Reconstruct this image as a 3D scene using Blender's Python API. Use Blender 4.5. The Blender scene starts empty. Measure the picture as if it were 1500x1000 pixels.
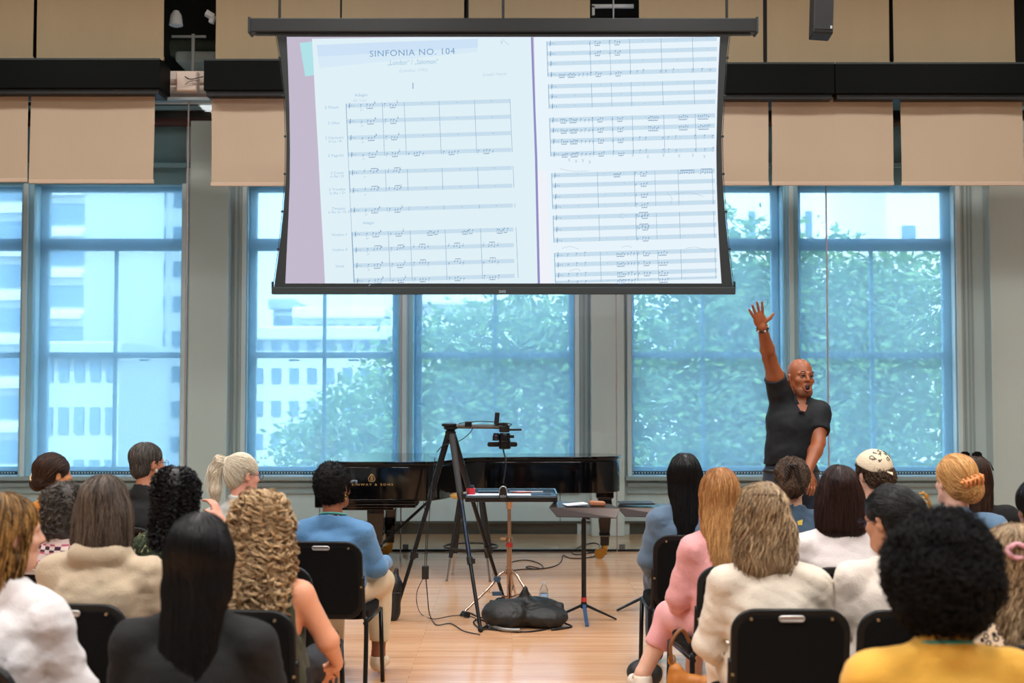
import bpy, math, random
import numpy as np
from mathutils import Vector, Matrix, Euler
PI = math.pi
R_ = math.radians
SC = bpy.context.scene
COL = SC.collection
CAM_Z = 1.62; FPX = 1800.0; PITCH = math.atan(76 / FPX)

def W(px, py, Y):
    """the place at distance Y from the camera position seen at that spot of the picture"""
    u = (px - 750) / FPX; v = (500 - py) / FPX
    c, s = math.cos(PITCH), math.sin(PITCH)
    dy = c - v * s; dz = s + v * c
    t = Y / dy
    return Vector((u * t, Y, CAM_Z + dz * t))

# ---------------------------------------------------------------- colours and materials
def lin(c):
    r = []
    for x in c[:3]:
        x /= 255.0
        r.append(x / 12.92 if x <= .04045 else ((x + .055) / 1.055) ** 2.4)
    return (r[0], r[1], r[2], 1.0)

MATS = {}
def mat(name, col, rough=.6, metal=0.0, bump=0.0, bscale=60.0, var=0.0, spec=.5, coat=0.0, stretch=None, sheen=0.0, sss=0.0, trans=0.0, twosided=None):
    if name in MATS: return MATS[name]
    m = bpy.data.materials.new(name); m.use_nodes = True
    nt = m.node_tree; b = nt.nodes['Principled BSDF']
    b.inputs['Base Color'].default_value = lin(col)
    b.inputs['Roughness'].default_value = rough
    b.inputs['Metallic'].default_value = metal
    b.inputs['Specular IOR Level'].default_value = spec
    b.inputs['Coat Weight'].default_value = coat
    b.inputs['Sheen Weight'].default_value = sheen
    if sss:
        b.inputs['Subsurface Weight'].default_value = sss
        b.inputs['Subsurface Radius'].default_value = (.02, .008, .004)
    if trans: b.inputs['Transmission Weight'].default_value = trans
    if bump or var:
        tc = nt.nodes.new('ShaderNodeTexCoord'); mp = nt.nodes.new('ShaderNodeMapping')
        if stretch: mp.inputs['Scale'].default_value = stretch
        nt.links.new(tc.outputs['Object'], mp.inputs['Vector'])
        n = nt.nodes.new('ShaderNodeTexNoise'); n.inputs['Scale'].default_value = bscale; n.inputs['Detail'].default_value = 3
        nt.links.new(mp.outputs['Vector'], n.inputs['Vector'])
        if bump:
            bp = nt.nodes.new('ShaderNodeBump'); bp.inputs['Strength'].default_value = bump; bp.inputs['Distance'].default_value = .01
            nt.links.new(n.outputs['Fac'], bp.inputs['Height']); nt.links.new(bp.outputs['Normal'], b.inputs['Normal'])
        if var:
            n2 = nt.nodes.new('ShaderNodeTexNoise'); n2.inputs['Scale'].default_value = bscale * .18; n2.inputs['Detail'].default_value = 4
            nt.links.new(mp.outputs['Vector'], n2.inputs['Vector'])
            mx = nt.nodes.new('ShaderNodeMix'); mx.data_type = 'RGBA'
            l = lin(col)
            mx.inputs['A'].default_value = tuple(x * (1 - var) for x in l[:3]) + (1,)
            mx.inputs['B'].default_value = tuple(min(1, x * (1 + var)) for x in l[:3]) + (1,)
            nt.links.new(n2.outputs['Fac'], mx.inputs['Factor']); nt.links.new(mx.outputs['Result'], b.inputs['Base Color'])
    MATS[name] = m
    return m

def emit(name, col, strength=1.0):
    if name in MATS: return MATS[name]
    m = bpy.data.materials.new(name); m.use_nodes = True
    b = m.node_tree.nodes['Principled BSDF']
    b.inputs['Base Color'].default_value = (0, 0, 0, 1); b.inputs['Roughness'].default_value = .9; b.inputs['Specular IOR Level'].default_value = 0
    b.inputs['Emission Color'].default_value = lin(col); b.inputs['Emission Strength'].default_value = strength
    MATS[name] = m
    return m

def hair_mat(name, dark, light, rough=.42, spec=.35):
    if name in MATS: return MATS[name]
    m = bpy.data.materials.new(name); m.use_nodes = True
    nt = m.node_tree; b = nt.nodes['Principled BSDF']
    b.inputs['Roughness'].default_value = rough; b.inputs['Specular IOR Level'].default_value = spec
    at = nt.nodes.new('ShaderNodeAttribute'); at.attribute_name = 'tone'
    mx = nt.nodes.new('ShaderNodeMix'); mx.data_type = 'RGBA'
    mx.inputs['A'].default_value = lin(dark); mx.inputs['B'].default_value = lin(light)
    nt.links.new(at.outputs['Fac'], mx.inputs['Factor']); nt.links.new(mx.outputs['Result'], b.inputs['Base Color'])
    MATS[name] = m
    return m

# ---------------------------------------------------------------- objects
def tag(o, label=None, cat=None, group=None, kind=None):
    if label: o['label'] = label
    if cat: o['category'] = cat
    if group: o['group'] = group
    if kind: o['kind'] = kind
    return o

def empty(name, loc, rz=0.0):
    o = bpy.data.objects.new(name, None); COL.objects.link(o)
    o.location = loc; o.rotation_euler = (0, 0, rz); o.empty_display_size = .1
    return o

def thing(name, label, cat, loc=(0, 0, 0), rz=0.0, group=None):
    return tag(empty(name, loc, rz), label, cat, group)

def obj(name, me, m, parent=None, smooth=False):
    o = bpy.data.objects.new(name, me); COL.objects.link(o)
    if m is not None:
        for mm in (m if isinstance(m, (list, tuple)) else [m]): me.materials.append(mm)
    if parent is not None: o.parent = parent
    if smooth: me.polygons.foreach_set('use_smooth', [True] * len(me.polygons))
    return o

def copy_tree(o, parent=None):
    c = o.copy(); COL.objects.link(c); c.parent = parent
    for ch in list(o.children): copy_tree(ch, c)
    return c

def np_mesh(name, V, F):
    me = bpy.data.meshes.new(name)
    V = np.asarray(V, dtype=np.float32); F = np.asarray(F, dtype=np.int32)
    me.vertices.add(len(V)); me.vertices.foreach_set('co', V.ravel())
    n = F.shape[1]
    me.loops.add(F.size); me.loops.foreach_set('vertex_index', F.ravel())
    me.polygons.add(len(F)); me.polygons.foreach_set('loop_start', np.arange(0, F.size, n, dtype=np.int32))
    me.polygons.foreach_set('loop_total', np.full(len(F), n, dtype=np.int32))
    me.update(calc_edges=True)
    return me

class MB:
    """collects simple shapes for ONE mesh; off = origin subtracted from every point"""
    def __init__(s, off=(0, 0, 0)):
        s.v = []; s.f = []; s.mi = []; s.off = Vector(off); s.cur = 0
    def add(s, vs, fs):
        n = len(s.v)
        s.v += [tuple(Vector(v) - s.off) for v in vs]; s.f += [tuple(i + n for i in f) for f in fs]; s.mi += [s.cur] * len(fs)
        return s
    def box(s, c, size, rot=None):
        hx, hy, hz = (x / 2 for x in size); c = Vector(c)
        P = [Vector((x, y, z)) for x in (-hx, hx) for y in (-hy, hy) for z in (-hz, hz)]
        if rot is not None:
            Rm = rot if isinstance(rot, Matrix) else Euler(rot).to_matrix()
            P = [Rm @ p for p in P]
        return s.add([c + p for p in P], [(0, 1, 3, 2), (4, 6, 7, 5), (0, 4, 5, 1), (2, 3, 7, 6), (0, 2, 6, 4), (1, 5, 7, 3)])
    def span(s, a, b):
        a = Vector(a); b = Vector(b)
        return s.box((a + b) / 2, [abs(x) for x in (b - a)])
    def cyl(s, a, b, ra, rb=None, n=12, caps=True):
        rb = ra if rb is None else rb
        a = Vector(a); b = Vector(b); d = (b - a)
        if d.length < 1e-9: return s
        d.normalize()
        u = d.orthogonal().normalized(); w = d.cross(u)
        vs = []
        for c, r in ((a, ra), (b, rb)):
            for i in range(n):
                t = 2 * PI * i / n
                vs.append(c + u * (r * math.cos(t)) + w * (r * math.sin(t)))
        fs = [(i, (i + 1) % n, n + (i + 1) % n, n + i) for i in range(n)]
        if caps: fs += [tuple(reversed(range(n))), tuple(range(n, 2 * n))]
        return s.add(vs, fs)
    def tube(s, pts, r, n=8, closed=False):
        pts = [Vector(p) for p in pts]; m = len(pts)
        rs = r if isinstance(r, (list, tuple)) else [r] * m
        vs = []; prev = None
        for i, p in enumerate(pts):
            if closed: d = pts[(i + 1) % m] - pts[i - 1]
            else: d = pts[min(i + 1, m - 1)] - pts[max(i - 1, 0)]
            if d.length < 1e-9: d = Vector((0, 0, 1))
            d.normalize()
            if prev is None: u = d.orthogonal().normalized()
            else:
                u = prev - d * prev.dot(d)
                u = u.normalized() if u.length > 1e-6 else d.orthogonal().normalized()
            prev = u; w = d.cross(u)
            for k in range(n):
                t = 2 * PI * k / n
                vs.append(p + u * (rs[i] * math.cos(t)) + w * (rs[i] * math.sin(t)))
        fs = []
        for i in range(m if closed else m - 1):
            j = (i + 1) % m
            for k in range(n):
                fs.append((i * n + k, i * n + (k + 1) % n, j * n + (k + 1) % n, j * n + k))
        if not closed: fs += [tuple(reversed(range(n))), tuple(range((m - 1) * n, m * n))]
        return s.add(vs, fs)
    def lathe(s, prof, c=(0, 0, 0), n=24, axis='z'):
        vs = []; c = Vector(c)
        for r, h in prof:
            for k in range(n):
                t = 2 * PI * k / n
                p = (r * math.cos(t), r * math.sin(t), h)
                if axis == 'y': p = (p[0], p[2], p[1])
                if axis == 'x': p = (p[2], p[0], p[1])
                vs.append(c + Vector(p))
        m = len(prof); fs = []
        for i in range(m - 1):
            for k in range(n):
                fs.append((i * n + k, i * n + (k + 1) % n, (i + 1) * n + (k + 1) % n, (i + 1) * n + k))
        fs += [tuple(reversed(range(n))), tuple(range((m - 1) * n, m * n))]
        return s.add(vs, fs)
    def prism(s, poly, z0, z1, ax='z', M=None):
        """poly: 2-D outline; ax: extruded axis"""
        n = len(poly); vs = []
        for h in (z0, z1):
            for a, b in poly:
                p = Vector((a, b, h)) if ax == 'z' else (Vector((a, h, b)) if ax == 'y' else Vector((h, a, b)))
                vs.append(M @ p if M is not None else p)
        fs = [(i, (i + 1) % n, n + (i + 1) % n, n + i) for i in range(n)] + [tuple(reversed(range(n))), tuple(range(n, 2 * n))]
        return s.add(vs, fs)
    def sphere(s, c, r, n=12, sc=(1, 1, 1)):
        prof = [(max(1e-4, r * math.sin(PI * i / n)), -r * math.cos(PI * i / n)) for i in range(n + 1)]
        k0 = len(s.v); s.lathe(prof, (0, 0, 0), n * 2)
        for i in range(k0, len(s.v)):
            v = Vector(s.v[i]) + s.off
            s.v[i] = tuple(Vector((v.x * sc[0], v.y * sc[1], v.z * sc[2])) + Vector(c) - s.off)
        return s
    def mesh(s, name='m'):
        me = bpy.data.meshes.new(name); me.from_pydata(s.v, [], s.f)
        if any(s.mi): me.polygons.foreach_set('material_index', s.mi)
        import bmesh
        bm = bmesh.new(); bm.from_mesh(me); bmesh.ops.recalc_face_normals(bm, faces=bm.faces); bm.to_mesh(me); bm.free()
        return me
    def build(s, name, m, parent=None, smooth=False, bevel=0.0, seg=2, auto=None):
        o = obj(name, s.mesh(name), m, parent, smooth)
        if auto is not None: o.data.set_sharp_from_angle(angle=R_(auto))
        if bevel:
            md = o.modifiers.new('bevel', 'BEVEL'); md.width = bevel; md.segments = seg; md.limit_method = 'ANGLE'; md.angle_limit = R_(40)
        return o

def rounded(w, h, r, n=6, cx=0, cy=0):
    pts = []
    for sx, sy, a0 in ((1, 1, 0), (-1, 1, 90), (-1, -1, 180), (1, -1, 270)):
        for i in range(n + 1):
            a = R_(a0 + 90 * i / n)
            pts.append((cx + sx * (w / 2 - r) + r * math.cos(a), cy + sy * (h / 2 - r) + r * math.sin(a)))
    return pts

def text_mesh(txt, size, align='CENTER', extrude=.001, spacing=1.0, shear=0.0):
    cu = bpy.data.curves.new('lettering', 'FONT'); cu.body = txt; cu.size = size; cu.align_x = align; cu.align_y = 'CENTER'
    cu.extrude = extrude; cu.space_character = spacing; cu.shear = shear; cu.resolution_u = 3
    o = bpy.data.objects.new('tmp', cu); COL.objects.link(o)
    dg = bpy.context.evaluated_depsgraph_get(); dg.update()
    me = bpy.data.meshes.new_from_object(o.evaluated_get(dg))
    bpy.data.objects.remove(o); bpy.data.curves.remove(cu)
    return me

def catmull(P, n=8, closed=False):
    P = [Vector(p) for p in P]; out = []; m = len(P)
    for i in range(m if closed else m - 1):
        p0 = P[i - 1] if (closed or i > 0) else P[0]; p1 = P[i]; p2 = P[(i + 1) % m]; p3 = P[(i + 2) % m] if (closed or i + 2 < m) else P[-1]
        for k in range(n):
            t = k / n
            out.append(.5 * ((2 * p1) + (p2 - p0) * t + (2 * p0 - 5 * p1 + 4 * p2 - p3) * t * t + (3 * p1 - p0 - 3 * p2 + p3) * t ** 3))
    if not closed: out.append(P[-1])
    return out

# ---------------------------------------------------------------- implicit surfaces
def rotm(rx=0, ry=0, rz=0):
    return np.array(Euler((rx, ry, rz)).to_matrix(), dtype=np.float32)

class Frame:
    def __init__(s, o=(0, 0, 0), Rm=None, sc=1.0):
        s.o = np.array(o, dtype=np.float32); s.R = np.eye(3, dtype=np.float32) if Rm is None else Rm; s.s = sc
    def pt(s, p): return s.o + s.R @ (np.array(p, dtype=np.float32) * s.s)

ID = Frame()
class Field:
    def __init__(s, lo, hi, res, fine=None):
        ax = []
        for k in range(3):
            r = res if not isinstance(res, (list, tuple)) else res[k]
            if fine and fine[k]:
                a, b, fr = fine[k]
                xs = list(np.arange(lo[k], a, r)) + list(np.arange(a, b, fr)) + list(np.arange(b, hi[k] + r, r))
            else: xs = list(np.arange(lo[k], hi[k] + r, r))
            ax.append(np.array(xs, dtype=np.float32))
        s.x, s.y, s.z = ax
        s.F = np.full((len(s.x), len(s.y), len(s.z)), .4, dtype=np.float32)
    def sub(s, lo, hi):
        r = []
        for A, a, b in zip((s.x, s.y, s.z), lo, hi):
            i = int(np.searchsorted(A, a)); j = int(np.searchsorted(A, b))
            if j <= i: return None
            r.append(slice(i, j))
        return tuple(r)
    def grid(s, sl):
        return s.x[sl[0]][:, None, None], s.y[sl[1]][None, :, None], s.z[sl[2]][None, None, :]
    def _comb(s, sl, d, k, op):
        F = s.F[sl]
        if op == 'cut': d = -d
        if op in ('cut', 'and'):
            if k > 0:
                h = np.clip(.5 - .5 * (d - F) / k * -1 * -1, 0, 1); h = np.clip(.5 + .5 * (d - F) / k, 0, 1)
                s.F[sl] = F * (1 - h) + d * h + k * h * (1 - h)
            else: s.F[sl] = np.maximum(F, d)
        else:
            if k > 0:
                h = np.clip(.5 + .5 * (F - d) / k, 0, 1)
                s.F[sl] = F * (1 - h) + d * h - k * h * (1 - h)
            else: s.F[sl] = np.minimum(F, d)
    def cap(s, a, b, ra, rb=None, k=.02, op='add', fr=ID, end=None, flat=(1, 1, 1)):
        """tapered limb; end=1 cuts it off square at b"""
        rb = ra if rb is None else rb
        a = fr.pt(a); b = fr.pt(b); ra *= fr.s; rb *= fr.s
        m = max(ra, rb) + k + .05
        sl = s.sub(np.minimum(a, b) - m, np.maximum(a, b) + m)
        if sl is None: return s
        X, Y, Z = s.grid(sl); X = X - a[0]; Y = Y - a[1]; Z = Z - a[2]
        d = b - a; L2 = float(d @ d) + 1e-12
        t = (X * d[0] + Y * d[1] + Z * d[2]) / L2
        tc = np.clip(t, 0, 1)
        D = np.sqrt((X - tc * d[0]) ** 2 + (Y - tc * d[1]) ** 2 + (Z - tc * d[2]) ** 2) - (ra + (rb - ra) * tc)
        if end: D = np.maximum(D, (t - 1) * math.sqrt(L2))
        s._comb(sl, D, k, op); return s
    def ell(s, c, r, Rm=None, k=.02, op='add', fr=ID):
        c = fr.pt(c); r = np.array(r, dtype=np.float32) * fr.s
        Rt = fr.R if Rm is None else fr.R @ Rm
        m = float(r.max()) + k + .05
        sl = s.sub(c - m, c + m)
        if sl is None: return s
        X, Y, Z = s.grid(sl); X = X - c[0]; Y = Y - c[1]; Z = Z - c[2]
        A = (X * Rt[0, 0] + Y * Rt[1, 0] + Z * Rt[2, 0]) / r[0]
        B = (X * Rt[0, 1] + Y * Rt[1, 1] + Z * Rt[2, 1]) / r[1]
        C = (X * Rt[0, 2] + Y * Rt[1, 2] + Z * Rt[2, 2]) / r[2]
        k0 = np.sqrt(A * A + B * B + C * C); k1 = np.sqrt((A / r[0]) ** 2 + (B / r[1]) ** 2 + (C / r[2]) ** 2) + 1e-9
        D = k0 * (k0 - 1) / k1
        D = np.where(k0 < .05, -float(r.min()), D)
        s._comb(sl, D, k, op); return s
    def half(s, p, n, k=.0, lo=None, hi=None):
        """keeps what lies behind the plane through p with outward normal n (only inside the box lo..hi)"""
        sl = (slice(None),) * 3 if lo is None else s.sub(lo, hi)
        if sl is None: return s
        X, Y, Z = s.grid(sl); n = np.array(n, dtype=np.float32); n /= np.linalg.norm(n)
        D = (X - p[0]) * n[0] + (Y - p[1]) * n[1] + (Z - p[2]) * n[2]
        s._comb(sl, D + 0 * s.F[sl], k, 'and'); return s
    def wob(s, amp, freq, seed, lo=None, hi=None, an=(1, 1, 1)):
        sl = (slice(None),) * 3 if lo is None else s.sub(lo, hi)
        if sl is None: return s
        X, Y, Z = s.grid(sl); rg = np.random.RandomState(seed)
        acc = 0
        for i in range(5):
            d = rg.normal(size=3) * np.array(an); d /= np.linalg.norm(d); d *= freq * (.6 + .9 * rg.rand())
            e = rg.normal(size=3); e *= freq * .35
            ph = X * e[0] + Y * e[1] + Z * e[2] + rg.rand() * 6
            w = np.sin(X * d[0] + Y * d[1] + Z * d[2] + 1.6 * np.sin(ph) + rg.rand() * 6)
            acc = acc + w * np.abs(w) ** .2
        s.F[sl] += (amp * acc / 3).astype(np.float32); return s
    def crease(s, amp, freq, seed, an=(.5, .5, 1), n=3):
        X, Y, Z = s.grid((slice(None),) * 3); rg = np.random.RandomState(seed); acc = 0
        for i in range(n):
            d = rg.normal(size=3) * np.array(an); d /= np.linalg.norm(d); d *= freq * (.6 + .8 * rg.rand())
            e = rg.normal(size=3); e *= freq * .45 / np.linalg.norm(e); e2 = rg.normal(size=3); e2 *= freq * .3 / np.linalg.norm(e2)
            w = np.abs(np.sin(X * d[0] + Y * d[1] + Z * d[2] + 1.3 * np.sin(X * e[0] + Y * e[1] + Z * e[2]) + rg.rand() * 6))
            msk = .5 + .5 * np.sin(X * e2[0] + Y * e2[1] + Z * e2[2] + rg.rand() * 6)
            acc = acc + (1 - w) ** 4 * msk * msk * 1.6
        s.F += (amp * (acc - .45)).astype(np.float32); return s
    def mesh(s, name='m'):
        F = s.F; nx, ny, nz = F.shape
        I = F < 0
        cnt = np.zeros((nx - 1, ny - 1, nz - 1), dtype=np.int8)
        for i in (0, 1):
            for j in (0, 1):
                for k in (0, 1): cnt += I[i:nx - 1 + i, j:ny - 1 + j, k:nz - 1 + k]
        act = (cnt > 0) & (cnt < 8)
        ci, cj, ck = np.nonzero(act)
        if len(ci) == 0: return bpy.data.meshes.new(name)
        idx = np.full(act.shape, -1, dtype=np.int32); idx[ci, cj, ck] = np.arange(len(ci))
        P = np.zeros((len(ci), 3)); N = np.zeros(len(ci))
        cr = [(0, 0, 0), (1, 0, 0), (0, 1, 0), (1, 1, 0), (0, 0, 1), (1, 0, 1), (0, 1, 1), (1, 1, 1)]
        val = [F[ci + a, cj + b, ck + c] for a, b, c in cr]
        pos = [np.stack([s.x[ci + a], s.y[cj + b], s.z[ck + c]], 1) for a, b, c in cr]
        for e0, e1 in ((0, 1), (2, 3), (4, 5), (6, 7), (0, 2), (1, 3), (4, 6), (5, 7), (0, 4), (1, 5), (2, 6), (3, 7)):
            a, b = val[e0], val[e1]; m = (a < 0) != (b < 0)
            t = np.where(m, a / np.where(m, a - b, 1), 0)[:, None]
            P += np.where(m[:, None], pos[e0] * (1 - t) + pos[e1] * t, 0); N += m
        P /= N[:, None]
        Q = []
        for axis in range(3):
            sh = [slice(None)] * 3; s0 = list(sh); s1 = list(sh)
            s0[axis] = slice(0, -1); s1[axis] = slice(1, None)
            A = I[tuple(s0)]; B = I[tuple(s1)]
            i, j, k = np.nonzero(A != B)
            o = [(axis + 1) % 3, (axis + 2) % 3]
            co = np.stack([i, j, k], 1)
            ok = (co[:, o[0]] >= 1) & (co[:, o[1]] >= 1) & (co[:, o[0]] < act.shape[o[0]]) & (co[:, o[1]] < act.shape[o[1]])
            co = co[ok]; ins = A[co[:, 0], co[:, 1], co[:, 2]]
            e = np.eye(3, dtype=int)
            def g(d0, d1):
                c = co - e[o[0]] * d0 - e[o[1]] * d1
                return idx[c[:, 0], c[:, 1], c[:, 2]]
            q = np.stack([g(1, 1), g(0, 1), g(0, 0), g(1, 0)], 1)
            q[~ins] = q[~ins][:, ::-1]
            Q.append(q)
        Q = np.concatenate(Q)
        Q = Q[(Q >= 0).all(1)]
        me = np_mesh(name, P, Q)
        me.polygons.foreach_set('use_smooth', np.ones(len(Q), dtype=bool))
        s.P = P
        return me
    def sample(s, p):
        r = []; w = []
        for A, k in zip((s.x, s.y, s.z), range(3)):
            i = np.clip(np.searchsorted(A, p[:, k]) - 1, 0, len(A) - 2)
            r.append(i); w.append(np.clip((p[:, k] - A[i]) / (A[i + 1] - A[i]), 0, 1))
        i, j, k = r; a, b, c = w; F = s.F
        return ((F[i, j, k] * (1 - a) + F[i + 1, j, k] * a) * (1 - b) + (F[i, j + 1, k] * (1 - a) + F[i + 1, j + 1, k] * a) * b) * (1 - c) + \
               ((F[i, j, k + 1] * (1 - a) + F[i + 1, j, k + 1] * a) * (1 - b) + (F[i, j + 1, k + 1] * (1 - a) + F[i + 1, j + 1, k + 1] * a) * b) * c
    def grad(s, p, h=.006):
        g = np.stack([s.sample(p + np.eye(3)[k] * h) - s.sample(p - np.eye(3)[k] * h) for k in range(3)], 1)
        return g / (np.linalg.norm(g, axis=1, keepdims=True) + 1e-9)

def tubes_mesh(paths, rad, tone, sides=3, name='hair'):
    """paths (n, m, 3), rad (n, m), tone (n, m) -> one mesh of tapering strands"""
    n, m, _ = paths.shape
    T = np.gradient(paths, axis=1); T /= np.linalg.norm(T, axis=2, keepdims=True) + 1e-9
    ref = np.array([.31, .87, .38]); U = np.cross(T, ref); U /= np.linalg.norm(U, axis=2, keepdims=True) + 1e-9
    Vv = np.cross(T, U)
    rings = []
    for k in range(sides):
        a = 2 * PI * k / sides
        rings.append(paths + rad[..., None] * (U * math.cos(a) + Vv * math.sin(a)))
    P = np.stack(rings, 2).reshape(-1, 3)
    i = np.arange(n)[:, None, None]; j = np.arange(m - 1)[None, :, None]; k = np.arange(sides)[None, None, :]
    k2 = (k + 1) % sides
    base = (i * m + j) * sides; nb = (i * m + j + 1) * sides
    Fq = np.stack([base + k, base + k2, nb + k2, nb + k], -1).reshape(-1, 4)
    me = np_mesh(name, P, Fq)
    me.polygons.foreach_set('use_smooth', np.ones(len(Fq), dtype=bool))
    at = me.attributes.new('tone', 'FLOAT', 'POINT')
    at.data.foreach_set('value', np.repeat(tone.reshape(-1), sides).astype(np.float32))
    return me

def join_meshes(name, a, b):
    """merge two meshes that form one part (both carry 'tone')"""
    out = []
    for me in (a, b):
        v = np.empty(len(me.vertices) * 3, dtype=np.float32); me.vertices.foreach_get('co', v)
        f = np.empty(len(me.loops), dtype=np.int32); me.loops.foreach_get('vertex_index', f)
        t = np.full(len(me.vertices), .25, dtype=np.float32)
        if 'tone' in me.attributes: me.attributes['tone'].data.foreach_get('value', t)
        out.append((v.reshape(-1, 3), f.reshape(-1, 4), t))
    V = np.concatenate([o[0] for o in out]); F = np.concatenate([out[0][1], out[1][1] + len(out[0][0])])
    me = np_mesh(name, V, F); me.polygons.foreach_set('use_smooth', np.ones(len(F), dtype=bool))
    at = me.attributes.new('tone', 'FLOAT', 'POINT'); at.data.foreach_set('value', np.concatenate([o[2] for o in out]))
    return me
# ================================================================ camera
cd = bpy.data.cameras.new('camera'); cam = bpy.data.objects.new('camera', cd); COL.objects.link(cam)
cam.location = (0, 0, CAM_Z); cam.rotation_euler = (PI / 2 + PITCH, 0, 0)
cd.sensor_width = 36; cd.lens = 36 * FPX / 1500; cd.clip_start = .05; cd.clip_end = 400
cd.dof.use_dof = True; cd.dof.focus_distance = 8.6; cd.dof.aperture_fstop = 2.6
SC.camera = cam
vs = SC.view_settings; vs.view_transform = 'Standard'; vs.look = 'None'; vs.exposure = 0.0; vs.gamma = 1; vs.use_curve_mapping = False
SC.cycles.max_bounces = 8; SC.cycles.transparent_max_bounces = 24; SC.cycles.use_denoising = True
SC.cycles.sample_clamp_indirect = 6

# ================================================================ world: bright hazy sky
wd = bpy.data.worlds.new('sky'); SC.world = wd; wd.use_nodes = True
nt = wd.node_tree; bg = nt.nodes['Background']
tc = nt.nodes.new('ShaderNodeTexCoord'); nz = nt.nodes.new('ShaderNodeTexNoise'); nz.inputs['Scale'].default_value = 2.2; nz.inputs['Detail'].default_value = 5
cr = nt.nodes.new('ShaderNodeValToRGB'); cr.color_ramp.elements[0].position = .35; cr.color_ramp.elements[0].color = (.70, .86, 1, 1); cr.color_ramp.elements[1].color = (1, 1, 1, 1)
nt.links.new(tc.outputs['Generated'], nz.inputs['Vector']); nt.links.new(nz.outputs['Fac'], cr.inputs['Fac']); nt.links.new(cr.outputs['Color'], bg.inputs['Color'])
bg.inputs['Strength'].default_value = 8.0
sd = bpy.data.lights.new('sun', 'SUN'); sd.energy = 16.0; sd.angle = R_(2); sd.color = (1, .96, .9)
so = bpy.data.objects.new('sun', sd); COL.objects.link(so); so.rotation_euler = (R_(42), 0, R_(-28))

# ================================================================ room shell
YW = 14.2; YP = 14.45; XL, XR = -8.2, 8.2; YB = -4.0; ZC = 7.2
wallm = mat('wall_paint', (208, 216, 216), .6, bump=.05, bscale=200)
darkm = mat('plenum_dark', (16, 24, 22), .7)
toem = mat('toe_dark', (60, 66, 62), .7)
room_m = mat('room_wall', (120, 122, 122), .8)

def floor_material():
    m = bpy.data.materials.new('wood_floor'); m.use_nodes = True
    nt = m.node_tree; b = nt.nodes['Principled BSDF']; L = nt.links.new
    tc = nt.nodes.new('ShaderNodeTexCoord')
    br = nt.nodes.new('ShaderNodeTexBrick'); br.inputs['Scale'].default_value = 1
    br.inputs['Brick Width'].default_value = 1.6; br.inputs['Row Height'].default_value = .058; br.inputs['Mortar Size'].default_value = .0009
    br.inputs['Color1'].default_value = lin((224, 178, 138)); br.inputs['Color2'].default_value = lin((208, 156, 116)); br.inputs['Mortar'].default_value = lin((150, 105, 75))
    br.offset = .37; br.inputs['Bias'].default_value = -.1
    L(tc.outputs['Object'], br.inputs['Vector'])
    mp = nt.nodes.new('ShaderNodeMapping'); mp.inputs['Scale'].default_value = (1.2, 26, 1); L(tc.outputs['Object'], mp.inputs['Vector'])
    n = nt.nodes.new('ShaderNodeTexNoise'); n.inputs['Scale'].default_value = 3; n.inputs['Detail'].default_value = 6; L(mp.outputs['Vector'], n.inputs['Vector'])
    mx = nt.nodes.new('ShaderNodeMix'); mx.data_type = 'RGBA'; mx.blend_type = 'MULTIPLY'; mx.inputs['Factor'].default_value = .55
    r = nt.nodes.new('ShaderNodeValToRGB'); r.color_ramp.elements[0].position = .3; r.color_ramp.elements[0].color = (.72, .68, .64, 1); r.color_ramp.elements[1].position = .65; r.color_ramp.elements[1].color = (1.05, 1.03, 1, 1)
    L(n.outputs['Fac'], r.inputs['Fac']); L(br.outputs['Color'], mx.inputs['A']); L(r.outputs['Color'], mx.inputs['B']); L(mx.outputs['Result'], b.inputs['Base Color'])
    b.inputs['Roughness'].default_value = .17; b.inputs['Specular IOR Level'].default_value = .5
    n2 = nt.nodes.new('ShaderNodeTexNoise'); n2.inputs['Scale'].default_value = 2.2; L(tc.outputs['Object'], n2.inputs['Vector'])
    bp = nt.nodes.new('ShaderNodeBump'); bp.inputs['Strength'].default_value = .12; bp.inputs['Distance'].default_value = .02
    L(n2.outputs['Fac'], bp.inputs['Height']); L(bp.outputs['Normal'], b.inputs['Normal'])
    return m
b = MB(); b.span((XL, YB, -.12), (XR, YP + .2, 0)); tag(b.build('floor', floor_material()), kind='structure')
b = MB(); b.span((XL, YB, ZC), (XR, YP + .2, ZC + .2)); tag(b.build('ceiling', mat('ceiling_paint', (150, 150, 148), .9)), kind='structure')
b = MB(); b.span((XL - .2, YB, 0), (XL, YP + .2, ZC)); tag(b.build('wall_left', room_m), kind='structure')
b = MB(); b.span((XR, YB, 0), (XR + .2, YP + .2, ZC)); tag(b.build('wall_right', room_m), kind='structure')
b = MB(); b.span((XL, YB - .2, 0), (XR, YB, ZC)); tag(b.build('wall_back', mat('back_wall', (70, 70, 72), .8)), kind='structure')

# window openings measured on the wall: (left px, mullion px pair, right px)
def xw(px, Y=YW): return W(px, 480, Y).x
ZS = W(750, 697, YW).z          # sill
ZH = W(750, 270, YW).z          # head of the openings
OPEN = [(-190, (30, 48), 270), (358, (583, 605), 845), (921, (1148, 1170), 1403)]
edges = [XL]
for a, m, c in OPEN: edges += [xw(a), xw(c)]
edges.append(XR)
b = MB()
for i in range(0, len(edges), 2): b.span((edges[i], YW, 0), (edges[i + 1], YP + .2, 4.75))
for a, m, c in OPEN:
    b.span((xw(a), YW, .13), (xw(c), YP + .2, ZS)); pass
tag(b.build('wall_front', wallm), kind='structure')
b = MB(); b.span((XL, YW + .05, 0), (XR, YP + .2, .13)); tag(b.build('baseboard_front', toem), kind='structure')
b = MB(); b.span((XL, YW - .02, 4.75), (XR, YP + .2, ZC)); tag(b.build('trim_1', darkm), kind='structure')
b = MB()
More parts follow.
